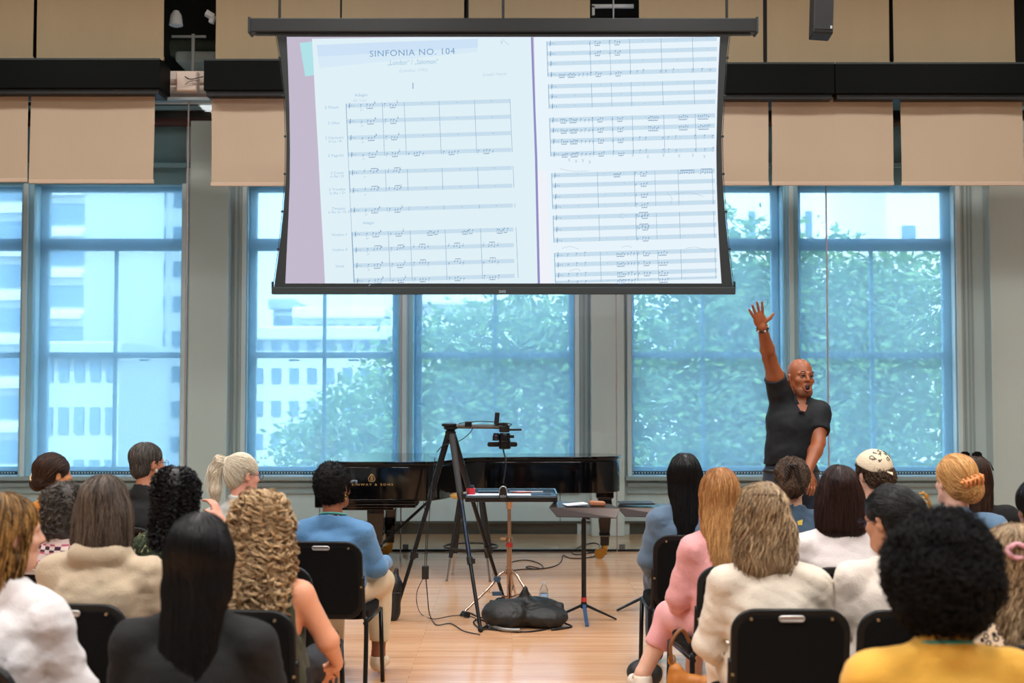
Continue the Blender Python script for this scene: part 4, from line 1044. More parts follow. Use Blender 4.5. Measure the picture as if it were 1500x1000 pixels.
b = MB(o); b.cyl((c0.x, YA, zb - .33), (c0.x, YA, .10), .019, n=14); b.build('lower_pole', chr_, root, smooth=True, auto=40)
b = MB(o); b.cyl((c0.x, YA, zb - .35), (c0.x, YA, zb - .32), .026, n=14); b.build('height_clamp', mat('tape_red', (190, 50, 48), .5), root, smooth=True, auto=40)
b = MB(o); b.cyl((c0.x, YA, zb - .31), (c0.x, YA, zb - .285), .024, n=12); b.box((c0.x - .04, YA, zb - .29), (.05, .01, .018)); b.build('wing_bolt', chr_, root)
b = MB(o); b.cyl((c0.x, YA, hz - .015), (c0.x, YA, hz + .02), .03, n=16); b.build('leg_collar', chr_, root, smooth=True, auto=40)
for a in (200, -42, 80):
    ca, sa = math.cos(R_(a)), math.sin(R_(a)); P = lambda r, z: (c0.x + ca * r, YA + sa * r, z)
    b = MB(o); b.tube(catmull([P(.02, hz), P(.07, hz - .01), P(.16, hz - .11), P(.36, .02)], 6), .010, 8); b.tube([P(.02, .12), P(.17, hz - .13)], .006, 6); lg = b.build('leg', chr_, root, True)
    b = MB(o); b.cyl(P(.35, .03), P(.375, .0), .016, .014, 10); b.build('rubber_foot', MATS['rubber'], lg)
b = MB(o); b.box(W(728, 848, YA - .12), (.05, .02, .04), (0, .3, .3)); b.box(W(728, 869, YA - .14), (.07, .02, .03)); b.build('cable_tag', mat('tag_blue', (60, 84, 104), .5), root, bevel=.003)
# things on the tray
def flat(name, lab, cat, xa, xb, ya, yb, z, h, m, group=None):
    b = MB(); b.span((W(xa, 722, YA).x, YA + ya, z), (W(xb, 722, YA).x, YA + yb, z + h)); return tag(b.build(name, m, bevel=.001), lab, cat, group)
flat('paper_sheet', 'white paper sheet lying at the left of the tray', 'paper', 686, 731, -.22, -.02, zt - .011, .006, mat('paper', (222, 226, 236), .7))
flat('paper_sheet', 'white paper sheet lying in the middle of the tray', 'paper', 741, 777, -.22, -.04, zt - .011, .006, MATS['paper'])
flat('notebook', 'dark blue notebook at the right of the tray', 'notebook', 778, 806, -.2, 0, zt - .011, .012, mat('navy', (34, 46, 66), .5))
flat('book', 'dark book lying at the back of the tray behind the paper', 'book', 700, 742, .02, .2, zt - .011, .014, mat('book_dark', (30, 40, 52), .5))
for i, (a, c, yy, col, nm) in enumerate(((752, 778, .05, (184, 92, 78), 'red'), (758, 796, .10, (210, 205, 210), 'white'), (746, 770, .14, (150, 152, 170), 'grey'))):
    b = MB(); b.cyl((W(a, 722, YA).x, YA + yy, zt - .005), (W(c, 722, YA).x, YA + yy + .03, zt - .005), .0055, n=8); tag(b.build('pencil', mat('pencil_' + nm, col, .4), None, True), nm + ' pencil lying at the back of the tray', 'pencil')
p = W(690, 716, YA - .1); root = thing('tape_roll', 'small red tin with dark lid at the left end of the tray', 'tin', (p.x, YA - .1, zt - .01))
b = MB(); b.lathe([(.03, 0), (.032, .004), (.032, .045), (.03, .05)], n=24); b.build('tin_body', mat('tin_red', (200, 42, 50), .35), root, smooth=True, auto=40); root.name = 'tin'
b = MB(); b.lathe([(.02, .05), (.024, .055), (.024, .068), (.018, .072)], n=20); b.build('lid', mat('lid_navy', (32, 44, 56), .4), root, smooth=True, auto=40)
YL = YA - .27
p = W(737, 718, YL); root = thing('clip_lamp', 'black clip-on lamp with gooseneck and flat light bar over the tray', 'lamp', (p.x, YL, zt - .02)); o = root.location
b = MB(); b.prism(rounded(.056, .098, .02, 5), -.02, .03, 'y', Matrix.Translation((0, 0, .035))); b.build('clamp', satin, root, bevel=.004)
b = MB(); b.tube([( .028 * math.cos(t), -.022, .045 + .042 * math.sin(t)) for t in [R_(a) for a in range(-10, 191, 20)]], .0035, 6); b.build('clamp_trim', mat('silver', (196, 200, 204), .3, metal=.7), root, True)
put_text('RZV', 737, 726.5, 3.2, MATS['logo_white'], root, Y=YL, d=.023, org=o, wpx=8, name='clamp_mark')
b = MB(o); b.tube(catmull([W(737, 708, YL), W(740, 690, YL), W(741, 675, YL), W(738, 662, YL + .06), W(736.5, 652, YL + .1)], 8), .0052, 8); b.build('gooseneck', mat('neck_black', (26, 28, 30), .35), root, True)
b = MB(o); q = W(736, 650.5, YL + .1); b.prism(rounded(.218, .034, .014, 4), q.y - .03, q.y + .03, 'y', Matrix.Translation((q.x, 0, q.z))); b.build('light_bar', satin, root, bevel=.003)
b = MB(o); b.prism([(q.x - .017, q.z + .012), (q.x + .017, q.z + .012), (q.x + .006, q.z - .012), (q.x - .006, q.z - .012)], q.y - .034, q.y - .029, 'y'); b.build('joint_plate', MATS['silver'], root)
# ================================================================ music stands
def music_stand(lab, px, Y, deskw, a0, footr):
    c = W(px, 745, Y); root = thing('music_stand', lab, 'music stand', (c.x, Y, 0), 0, 'black music stands'); zd = W(px, 748, Y).z
    w = deskw / 2
    b = MB(); V = []; T = .004
    # desk: a shallow folded tray tipped almost flat
    for dz in (0, -T): V += [(-w, -.10, zd + .035 + dz), (w, -.12, zd + .028 + dz), (w * .82, .22, zd + .03 + dz), (-w * .8, .24, zd + .05 + dz), (-w * .8, -.20, zd - .02 + dz), (w * .86, -.20, zd - .03 + dz)]
    b.add(V, [(0, 4, 5, 1), (0, 1, 2, 3), (6, 7, 11, 10), (6, 9, 8, 7), (0, 3, 9, 6), (3, 2, 8, 9), (2, 1, 7, 8), (1, 5, 11, 7), (5, 4, 10, 11), (4, 0, 6, 10)])
    b.build('desk', mat('desk_bronze', (56, 42, 36), .3, metal=.5, var=.2, bscale=12), root)
    b = MB(); b.box((0, .0, zd - .035), (.09, .06, .03), (0, .3, 0)); b.cyl((0, 0, zd - .02), (0, 0, zd - .35), .012, n=12); b.build('tilt_head', satin, root, bevel=.004)
    b = MB(); b.cyl((0, 0, zd - .06), (0, 0, .12), .0175, n=16); b.build('pole', satin, root, smooth=True, auto=40)
    b = MB(); b.cyl((0, 0, .135), (0, 0, .165), .02, n=16); b.build('pole_tape', MATS['tape_red'], root, smooth=True, auto=40)
    b = MB(); b.cyl((0, 0, .09), (0, 0, .13), .026, .02, n=16); b.build('leg_hub', satin, root, smooth=True, auto=40)
    for i, a in enumerate(a0):
        ca, sa = math.cos(R_(a)), math.sin(R_(a)); n_ = Vector((-sa, ca, 0)) * .013
        P0 = Vector((ca * .015, sa * .015, .12)); P1 = Vector((ca * footr, sa * footr, .012))
        b = MB(); b.add([P0 - n_, P0 + n_, P1 + n_, P1 - n_] + [p - Vector((0, 0, .022 if j < 2 else .012)) for j, p in enumerate([P0 - n_, P0 + n_, P1 + n_, P1 - n_])], [(0, 1, 2, 3), (4, 7, 6, 5), (0, 4, 5, 1), (1, 5, 6, 2), (2, 6, 7, 3), (3, 7, 4, 0)])
        tagged = a == -88
        b.build('leg', mat('leg_blue_tape', (44, 74, 112), .5) if tagged else satin, root, bevel=.002)
    return root, zd
ms, zd = music_stand('black music stand with papers, right of the black bag', 855, 8.85, .50, (-88, 172, 6), .235)
b = MB(); x = ms.location.x; b.box((x - .06, 8.86, zd + .048), (.16, .14, .006), (0, -.06, .2)); tag(b.build('paper_sheet', MATS['paper']), 'white folded paper on the music stand desk', 'paper')
b = MB(); b.box((x + .10, 8.9, zd + .05), (.11, .09, .03), (0, .05, .1)); tag(b.build('wallet', mat('tan_leather', (176, 112, 76), .5, bump=.2), bevel=.008), 'tan leather wallet lying on the music stand desk', 'wallet')
m2, zd2 = music_stand('black music stand partly hidden by the long black-haired audience member in denim', 951, 9.3, .50, (195, 15, -60), .26)
b = MB(); x = m2.location.x; b.box((x - .10, 9.3, zd2 + .06), (.26, .2, .012)); tag(b.build('score_folder', mat('folder_black', (22, 22, 24), .4), bevel=.003), 'closed black score folder on the partly hidden music stand', 'folder')
# ================================================================ black bag heap and bottle at the tray stand
p = flr(765, 921); root = thing('drawstring_bag', 'black drawstring backpack slumped on the floor under the tray', 'bag', (p.x, p.y + .16, 0)); o = root.location
F_ = Field((-.34, -.25, -.02), (.36, .25, .36), .009)
F_.ell((-.11, -.05, .085), (.17, .15, .10), k=.03).ell((.15, -.03, .07), (.17, .14, .085), k=.03).ell((.06, .06, .13), (.20, .10, .06), k=.04).cap((.02, .04, .16), (.02, .02, .26), .05, .012, k=.05).cap((.20, .03, .12), (.27, .0, .14), .03, .022, k=.03)
F_.wob(.009, 30, 8).wob(.004, 80, 9).half((0, 0, .002), (0, 0, -1))
obj('bag_body', F_.mesh(), mat('bag_black', (28, 29, 27), .55, bump=.5, bscale=50), root)
b = MB(); b.tube(catmull([(-.08, .05, .17), (-.17, .0, .19), (-.2, -.02, .13), (-.12, -.03, .12), (-.2, -.05, .05), (-.22, -.1, .01), (-.14, -.2, .01)], 7), .006, 6); b.tube(catmull([(-.1, .04, .15), (-.22, .02, .17), (-.19, .06, .11), (-.1, .05, .1)], 7), .005, 6); b.build('cord', MATS['cable_black'], root, True)
b = MB(); b.tube(catmull([(.30, -.02, .02), (.34, -.08, .008), (.2, -.19, .01)], 7), .007, 6); b.build('strap', satin, root, True)
p = flr(797, 893); root = thing('water_bottle', 'clear plastic water bottle standing behind the black bag', 'bottle', (p.x, p.y + .05, 0))
b = MB(); b.lathe([(.028, 0), (.033, .006), (.033, .06), (.030, .065), (.033, .07), (.033, .13), (.030, .15), (.014, .185), (.013, .195)], n=24)
pm = mat('pet_plastic', (225, 235, 240), .05, spec=.8, trans=.9); b.build('bottle_body', pm, root, smooth=True, auto=50)
b = MB(); b.lathe([(.0155, .188), (.0155, .208), (.013, .211)], n=20); b.build('cap', mat('cap_white', (236, 238, 240), .4), root, smooth=True, auto=40)
b = MB(); b.lathe([(.0336, .075), (.0336, .122)], n=24); b.build('label_band', mat('band_blue', (150, 176, 200), .5), root, smooth=True)
# ================================================================ chairs
cfab = mat('chair_fabric', (7, 8, 9), .9, spec=.2, bump=.25, bscale=300); cshell = mat('chair_shell', (15, 17, 18), .42, spec=.3); csteel = mat('chair_steel', (22, 23, 24), .32, metal=.4)
chandle = mat('handle_silver', (176, 176, 176), .35, metal=.6); cscrew = mat('screw_brass', (170, 150, 110), .35, metal=.8)
def make_chair():
    t = thing('stacking_chair', 'x', 'chair', (0, 0, 0))
    tilt = Matrix.Translation((0, -.235, .44)) @ Matrix.Rotation(R_(9), 4, 'X')
    w, h = .43, .412
    b = MB(); b.prism(rounded(w, h, .085, 7, 0, h / 2), -.018, .004, 'y', tilt); b.build('back_shell', cshell, t, bevel=.005)
    b = MB(); b.prism(rounded(w - .05, h - .05, .065, 7, 0, h / 2), -.024, -.017, 'y', tilt); b.build('back_panel', cfab, t, bevel=.002)
    b = MB(); b.prism(rounded(w - .03, h - .03, .075, 7, 0, h / 2), .002, .035, 'y', tilt); b.build('back_cushion', cfab, t, smooth=False, bevel=.012, seg=3)
    hd = rounded(.094, .024, .012, 6, 0, h - .0265); b = MB()
    b.tube([tilt @ Vector((x, -.026, z)) for x, z in rounded(.088, .018, .009, 6, 0, h - .03)], .004, 6, True)
    b.prism(rounded(.088, .018, .009, 6, 0, h - .03), -.0265, -.0235, 'y', tilt); b.build('handle', chandle, t, smooth=True, auto=40)
    for x, z in ((-.145, h - .032), (.145, h - .032), (-.207, h * .42), (.207, h * .42)):
        b = MB(); b.cyl(tilt @ Vector((x, -.020, z)), tilt @ Vector((x, -.0275, z)), .0065, .005, 10); b.build('screw', cscrew, t)
    b = MB(); b.prism(rounded(.45, .43, .07, 6, 0, .0), .425, .475); b.build('seat', cfab, t, bevel=.014, seg=3)
    for s in (-1, 1):
        b = MB(); top = tilt @ Vector((s * (w / 2 - .004), -.004, h * .55))
        b.tube(catmull([top, tilt @ Vector((s * (w / 2 - .002), -.004, .02)), Vector((s * .228, -.245, .40)), Vector((s * .232, -.30, .0))], 6), .0125, 8); b.build('leg', csteel, t, True)
        b = MB(); b.tube([(s * .225, .20, .42), (s * .232, .235, 0)], .0125, 8); b.build('leg', csteel, t, True)
        b = MB(); b.tube([(s * .222, -.25, .415), (s * .222, .21, .415)], .011, 8); b.build('seat_rail', csteel, t, True)
    return t
CH0 = make_chair(); CHUSED = []
def chair(x, y, rz, label):
    c = CH0 if not CHUSED else copy_tree(CH0)
    CHUSED.append(c); c.location = (x, y, 0); c.rotation_euler = (0, 0, rz); tag(c, label, 'chair', 'black padded stacking chairs'); return c

# ================================================================ heads, hair, bodies
def head_prims(F, fr, k=.02, face=True, mouth=0.0, sexm=0.0):
    F.ell((0, -.012, .036), (.074 , .094, .084), fr=fr, k=.01)
    F.ell((0, .030, -.030), (.060, .062, .082), fr=fr, k=.03)
    F.cap((-.025, .058, -.094 - mouth), (.025, .058, -.094 - mouth), .020, fr=fr, k=.035)          # chin
    for s in (-1, 1):
        F.cap((s * .052, .01, -.055), (s * .030, .05, -.088 - mouth), .014, fr=fr, k=.03)   # jaw
        F.ell((s * .040, .062, -.028), (.022, .018, .018), fr=fr, k=.02)           # cheek
        F.ell((s * .032, .096, -.001), (.016, .016, .012), fr=fr, k=.012, op='cut')   # eye socket
        F.cap((s * .012, .085, .018), (s * .045, .072, .017), .008, fr=fr, k=.012)    # brow ridge
        F.ell((s * .076, -.006, -.012), (.010, .019, .031), rotm(0, s * .12, s * -.35), fr=fr, k=.006)
        F.ell((s * .086, -.002, -.008), (.006, .010, .016), rotm(0, 0, s * -.35), fr=fr, k=.004, op='cut')
    F.cap((0, .088, .010), (0, .106, -.026), .0075, .011, fr=fr, k=.012)                # nose
    for s in (-1, 1): F.ell((s * .013, .095, -.030), (.008, .009, .007), fr=fr, k=.008)
    if mouth:
        F.ell((0, .088, -.066 - mouth * .5), (.026, .012, .016 + mouth * .6), fr=fr, k=.012)
        F.ell((0, .100, -.066 - mouth * .5), (.016, .03, .009 + mouth * .6), fr=fr, k=.004, op='cut')
    else:
        F.ell((0, .086, -.058), (.024, .011, .007), fr=fr, k=.008); F.ell((0, .084, -.068), (.020, .011, .008), fr=fr, k=.008)
    return F

def torso(F, P, g=0.0, k=.05, low=True):
    """P: dict of joints; g: how far the cloth stands off"""
    w = P['w']; k = k * .8
    sh = P['neck'] ; ch = P['chest']; wa = P['waist']; pe = P['pelvis']
    F.ell(pe, (.165 * w + g, .125 * w + g, .13 + g), k=k)
    F.ell(wa, (.140 * w + g, .105 * w + g, .14 + g), P['tilt'], k=k)
    F.ell(ch, (.158 * w + g, .110 * w + g, .155 + g), P['tilt'], k=k)
    for s in (0, 1):
        S_ = P['sho'][s]
        F.cap((sh[0] * .75 + S_[0] * .25, sh[1] + .005, sh[2] - .030), S_ + np.array([0, 0, .004]), .040 + g, .040 + g, k=.03)
        F.cap((ch + np.array([(S_ - ch)[0] * .40, 0, .03])), S_ + np.array([0, 0, -.02]), .075 + g * .8, .044 + g * .8, k=.03)
    return F

def limb(F, a, b, c, r0, r1, r2, g=0.0, k=.02, upto=2.0):
    """two-bone limb; upto: 0..2 how far the cloth reaches"""
    a, b, c = (np.array(x, dtype=float) for x in (a, b, c))
    if upto <= 1: F.cap(a, a + (b - a) * upto, r0 + g, r0 + (r1 - r0) * upto + g * 1.15, k=k, end=True)
    else:
        F.cap(a, b, r0 * .94 + g, r1 + g, k=k)
        t = upto - 1; F.cap(b, b + (c - b) * t, r1 + g, r1 + (r2 - r1) * t + g, k=k, end=t < .999)
    return F

def hand(F, w, d, palm_n, s=1.0, curl=.5, side=1, splay=0.0, thumb=0.0):
    """w: wrist point, d: direction of the fingers, palm_n: palm normal, curl of the fingers"""
    w = np.array(w, float); d = np.array(d, float); d /= np.linalg.norm(d); n = np.array(palm_n, float); n -= d * (n @ d); n /= np.linalg.norm(n); u = np.cross(d, n) * side
    p = w + d * .045 * s
    Rm = np.stack([u, d, n], 1).astype(np.float32)
    F.ell(p, (.040 * s, .050 * s, .016 * s), Rm, k=.015)
    for i, (o, L) in enumerate(((.030, .066), (.010, .076), (-.011, .071), (-.030, .056))):
        a = p + u * o * s + d * .036 * s; ang = curl * .5; d0 = d; d = d + u * o * splay; d = d / np.linalg.norm(d); q = a + (d * math.cos(ang) + n * math.sin(ang)) * L * .5 * s; ang = curl * 1.3
        e = q + (d * math.cos(ang) + n * math.sin(ang)) * L * .5 * s
        F.cap(a, q, .0088 * s, .008 * s, k=.006).cap(q, e, .008 * s, .0066 * s, k=.004)
        d = d0
    a = p + u * .026 * s - d * .022 * s; q = a + (u * (.8 + thumb * .25) + d * (.5 - thumb * .3) + n * .35 * (1 - thumb)) / 1.0 * .036 * s; e = q + (u * (.45 + .45 * thumb) + d * (.75 - .3 * thumb) + n * .4 * (1 - thumb)) * .032 * s
    F.cap(a, q, .0125 * s, .0105 * s, k=.012).cap(q, e, .0100 * s, .0078 * s, k=.005)
    return F

SKIN = {}
def skin(col):
    return mat('skin_%d_%d_%d' % col, col, .48, sss=.08, bump=.06, bscale=150, var=.05)

def cloth(name, col, rough=.85, var=.04, bump=.25, bscale=140, sheen=.15): return mat('cloth_' + name, col, rough, bump=bump, bscale=bscale, var=var, sheen=sheen)

def flow(F, seeds, length, style, rg, m=16, off=.003, target=None, center=None, amp=0.0, pitch=.045, down=1.0, clump=None):
    """strands that slide over the hair surface"""
    n = len(seeds); x = seeds.astype(float).copy(); P = np.zeros((n, m, 3)); L = length * (.65 + .5 * rg.rand(n)); st = L / (m - 1)
    offs = off * (.2 + 1.4 * rg.rand(n))
    jit = rg.normal(size=(n, 3)) * .12
    prev = None
    for i in range(m):
        g = F.grad(x); x = x - g * np.clip(F.sample(x) - offs, -.02, .02)[:, None]
        P[:, i] = x
        if target is not None: d = target - x; dn = np.linalg.norm(d, axis=1, keepdims=True); d = d / (dn + 1e-6)
        else:
            d = np.tile([0, 0, -1.0], (n, 1)) * down
            if center is not None:
                c = x - center; c[:, 2] = 0; cl = np.linalg.norm(c, axis=1, keepdims=True); d = d + c / (cl + .01) * np.clip(g[:, 2:3], 0, 1) * 1.5
        d = d + jit
        d = d - g * (d * g).sum(1, keepdims=True)
        dl = np.linalg.norm(d, axis=1, keepdims=True); d = d / (dl + 1e-6)
        if prev is not None: d = d * .65 + prev * .35; d /= np.linalg.norm(d, axis=1, keepdims=True) + 1e-6
        prev = d
        x = x + d * st[:, None]
    if amp:
        T = np.gradient(P, axis=1); T /= np.linalg.norm(T, axis=2, keepdims=True) + 1e-9
        U = np.cross(T, [.3, .8, .4]); U /= np.linalg.norm(U, axis=2, keepdims=True) + 1e-9; V = np.cross(T, U)
        s = np.arange(m)[None, :] * st[:, None]; ph = (s / (pitch * (.7 + .6 * rg.rand(n, 1)))) * 2 * PI + 6.28 * rg.rand(n, 1)
        A = (amp * (.5 + rg.rand(n, 1)) * np.clip(s / .03, 0, 1))[..., None]
        P = P + A * (U * np.cos(ph)[..., None] + V * np.sin(ph)[..., None])
    return P

def strands(P, r, rg, tip=.25, tone=None, spread=.5):
    n, m, _ = P.shape
    t = np.linspace(0, 1, m)[None, :]
    R = r * (.6 + .8 * rg.rand(n, 1)) * (1 - (1 - tip) * t ** 2) * np.clip(t * 6 + .4, 0, 1)
    tn = np.clip((tone if tone is not None else .5) + spread * (rg.rand(n, 1) - .5) * 2 + 0 * t, 0, 1)
    return tubes_mesh(P, R, tn)

def hair_for(style, hf, top, rg, o):
    """returns Field, Mesh. hf: head frame, o: options"""
    L = o.get('len', .2); T = o.get('thick', 0.0); res = o.get('res', .008); sp = o.get('r', .0016); N = o.get('n', 900)
    c = hf.o
    lo = np.array([c[0] - .22, c[1] - .26, c[2] - max(.2, L + .1)]); hi = np.array([c[0] + .22, c[1] + .2, c[2] + .22])
    F = Field(lo, hi, res)
    F.ell((0, -.020, .038), (.082 + T, .100 + T, .088 + T), fr=hf, k=.01)
    back = o.get('back', .0)
    target = None; amp = o.get('amp', 0); pitch = o.get('pitch', .05)
    if style in ('long', 'bob', 'curly', 'wavy'):
        W_ = o.get('wid', .078)
        n = 5
        for i in range(n):
            t = i / (n - 1); z = -.01 - (L - .02) * t
            yb = -.040 - back * t
            wx = W_ * (1 + o.get('flare', 0) * math.sin(PI * min(1, t * 1.0) * .8)) * (1 - o.get('taper', .25) * t)
            F.ell((0, yb, z), (wx + T, .062 + T * .8 - .012 * t, max(.06, L / n)), fr=hf, k=.04)
            if z > -.17:
                for s in (-1, 1): F.ell((s * (wx * .82), -.008 - back * t, z), (.024 + T * .6, .050, .05), fr=hf, k=.03)
    elif style in ('bun', 'pony', 'updo', 'clip'):
        F.ell((0, -.055, -.02), (.066, .055, .07), fr=hf, k=.03)
        bp = o.get('bun', (0, -.12, .0)); br = o.get('bunr', (.045, .04, .045))
        if style == 'pony':
            tail = [np.array(q, float) for q in o['tail']]
            rr = o.get('tailr', .032)
            for i in range(len(tail) - 1): F.cap(tail[i], tail[i + 1], rr * (.55 if i == 0 else 1), rr * (1.0 if i < len(tail) - 2 else .45), fr=hf, k=.02)
        else: F.ell(bp, br, fr=hf, k=.015)
        target = np.array(hf.pt(bp))
    elif style == 'afro':
        F.ell((0, -.02, .0), (.07 + T * 1.2, .09 + T, .10 + T * .8), fr=hf, k=.03)
    elif style == 'short':
        F.ell((0, -.045, -.03), (.068, .062, .062), fr=hf, k=.02)
    # keep the face (and neck) free
    fy = o.get('face', .118)
    F.ell((0, fy + .01, -.045), (.074, .078, .112), fr=hf, k=.012, op='cut')
    F.ell((0, fy + .03, .03), (.055, .065, .06), fr=hf, k=.02, op='cut')
    if o.get('ears'):
        for s in (-1, 1): F.ell((s * .085, .005, -.02), (.022, .03, .04), fr=hf, k=.01, op='cut')
    if style == 'afro': F.wob(o.get('lump', .006), o.get('lf', 90), 5).wob(.003, 200, 6)
    elif style == 'curly': F.wob(.006, 70, 5)
    else: F.wob(o.get('lump', .0022), 60, 7, an=(1, 1, .25))
    me0 = F.mesh('hair'); V = F.P
    m = o.get('m', 16)
    pick = lambda k, msk=None: (lambda A: A[rg.randint(0, len(A), k)])(V if msk is None else V[msk])
    cen = np.array(hf.pt((0, -.02, 0)))
    if style == 'afro':
        S_ = pick(N); S_ = S_ + rg.normal(size=S_.shape) * .003
        g = F.grad(S_); m = 12; t = np.linspace(0, 1, m)[None, :, None]; Lh = (o.get('tuft', .02) * (.6 + .7 * rg.rand(N)))[:, None, None]
        U = np.cross(g, rg.normal(size=g.shape)); U /= np.linalg.norm(U, axis=1, keepdims=True); Vv = np.cross(g, U)
        a = o.get('coil', .006); ph = t * o.get('turns', 2.2) * 2 * PI + 6 * rg.rand(N, 1, 1)
        P = S_[:, None, :] - g[:, None, :] * .006 + g[:, None, :] * Lh * t + a * (U[:, None, :] * np.cos(ph) + Vv[:, None, :] * np.sin(ph)) * (.3 + t)
        me1 = strands(P, sp, rg, .5, .4, .4)
    else:
        # more seeds high on the head
        z = V[:, 2]; wgt = np.clip((z - (c[2] - L)) / (L + .1), .05, 1) ** o.get('seedpow', 1.5); wgt /= wgt.sum()
        S_ = V[rg.choice(len(V), N, p=wgt)]
        if style in ('bun', 'updo', 'clip', 'pony'):
            P = flow(F, S_, o.get('sl', .14), style, rg, m, .002, target=target, amp=amp, pitch=pitch)
            me1 = strands(P, sp, rg, .35, o.get('tone', .45), o.get('spread', .5))
            if style == 'pony':
                tp = np.array([hf.pt(q) for q in o['tail']]); k = N // 2
                tt = np.linspace(0, 1, m); cur = np.stack([np.interp(tt, np.linspace(0, 1, len(tp)), tp[:, q]) for q in range(3)], 1)
                offv = rg.normal(size=(k, 1, 3)) * [.013, .012, .004]; wv = (.25 + np.sin(tt * PI * .85))[None, :, None]
                P2 = cur[None] + offv * wv + .004 * np.sin(tt * 20 + 6 * rg.rand(k, 1))[..., None] * rg.normal(size=(k, 1, 3))
                me1 = join_meshes('hair', me1, strands(P2, sp, rg, .3, o.get('tone', .45), .5))
            elif style in ('bun', 'updo'):
                k = N // 3; ctr = np.array(hf.pt(o.get('bun', (0, -.12, 0)))); br = np.array(o.get('bunr', (.045, .04, .045))) * 1.02
                ax = rg.normal(size=(k, 3)); ax /= np.linalg.norm(ax, axis=1, keepdims=True); u1 = np.cross(ax, rg.normal(size=(k, 3))); u1 /= np.linalg.norm(u1, axis=1, keepdims=True); u2 = np.cross(ax, u1)
                th = np.linspace(0, 2.6, m)[None, :, None] + 6 * rg.rand(k, 1, 1)
                P2 = ctr + (u1[:, None] * np.cos(th) + u2[:, None] * np.sin(th)) * br
                me1 = join_meshes('hair', me1, strands(P2, sp, rg, .6, o.get('tone', .45), .5))
        else:
            if o.get('clump'):
                K = o['clump']; G = flow(F, S_[:K], o.get('sl', L * .8), style, rg, m, o.get('off', .003) , center=cen)
                idx = rg.randint(0, K, N); Gp = G[idx]
                Tt = np.gradient(G, axis=1); Tt /= np.linalg.norm(Tt, axis=2, keepdims=True) + 1e-9; U = np.cross(Tt, [.3, .8, .4]); U /= np.linalg.norm(U, axis=2, keepdims=True) + 1e-9; Vx = np.cross(Tt, U)
                sarc = np.linspace(0, 1, m)[None, :] * o.get('sl', L * .8); ph = sarc / (pitch * (.7 + .7 * rg.rand(K, 1))) * 2 * PI * np.where(rg.rand(K, 1) > .5, 1, -1) + 6.28 * rg.rand(K, 1)
                A = (amp * (.6 + .8 * rg.rand(K, 1)) * np.clip(sarc / .04, .1, 1) * (1 + .5 * np.linspace(0, 1, m)[None, :]))[..., None]
                H = G + A * (U * np.cos(ph)[..., None] + Vx * np.sin(ph)[..., None])
                P = H[idx] + rg.normal(size=(N, 1, 3)) * o.get('cr', .003) + rg.normal(size=(N, m, 3)) * .0006
                tcl = rg.rand(K)[idx][:, None] * .5 - .25
            else:
                P = flow(F, S_, o.get('sl', L * .8), style, rg, m, o.get('off', .003), center=cen, amp=amp, pitch=pitch); tcl = 0
            tone = None
            me1 = strands(P, sp, rg, o.get('tip', .3), o.get('tone', .45) + tcl, o.get('spread', .5))
            if o.get('ombre'):
                at = me1.attributes['tone']; v = np.empty(len(me1.vertices), dtype=np.float32); at.data.foreach_get('value', v); co = np.empty(len(me1.vertices) * 3, dtype=np.float32); me1.vertices.foreach_get('co', co)
                zz = co.reshape(-1, 3)[:, 2]; v = np.clip(v * .8 + o['ombre'] * np.clip((c[2] + .06 - zz) / .25, -.4, 1), 0, 1); at.data.foreach_set('value', v)
    return F, join_meshes('hair', me0, me1)

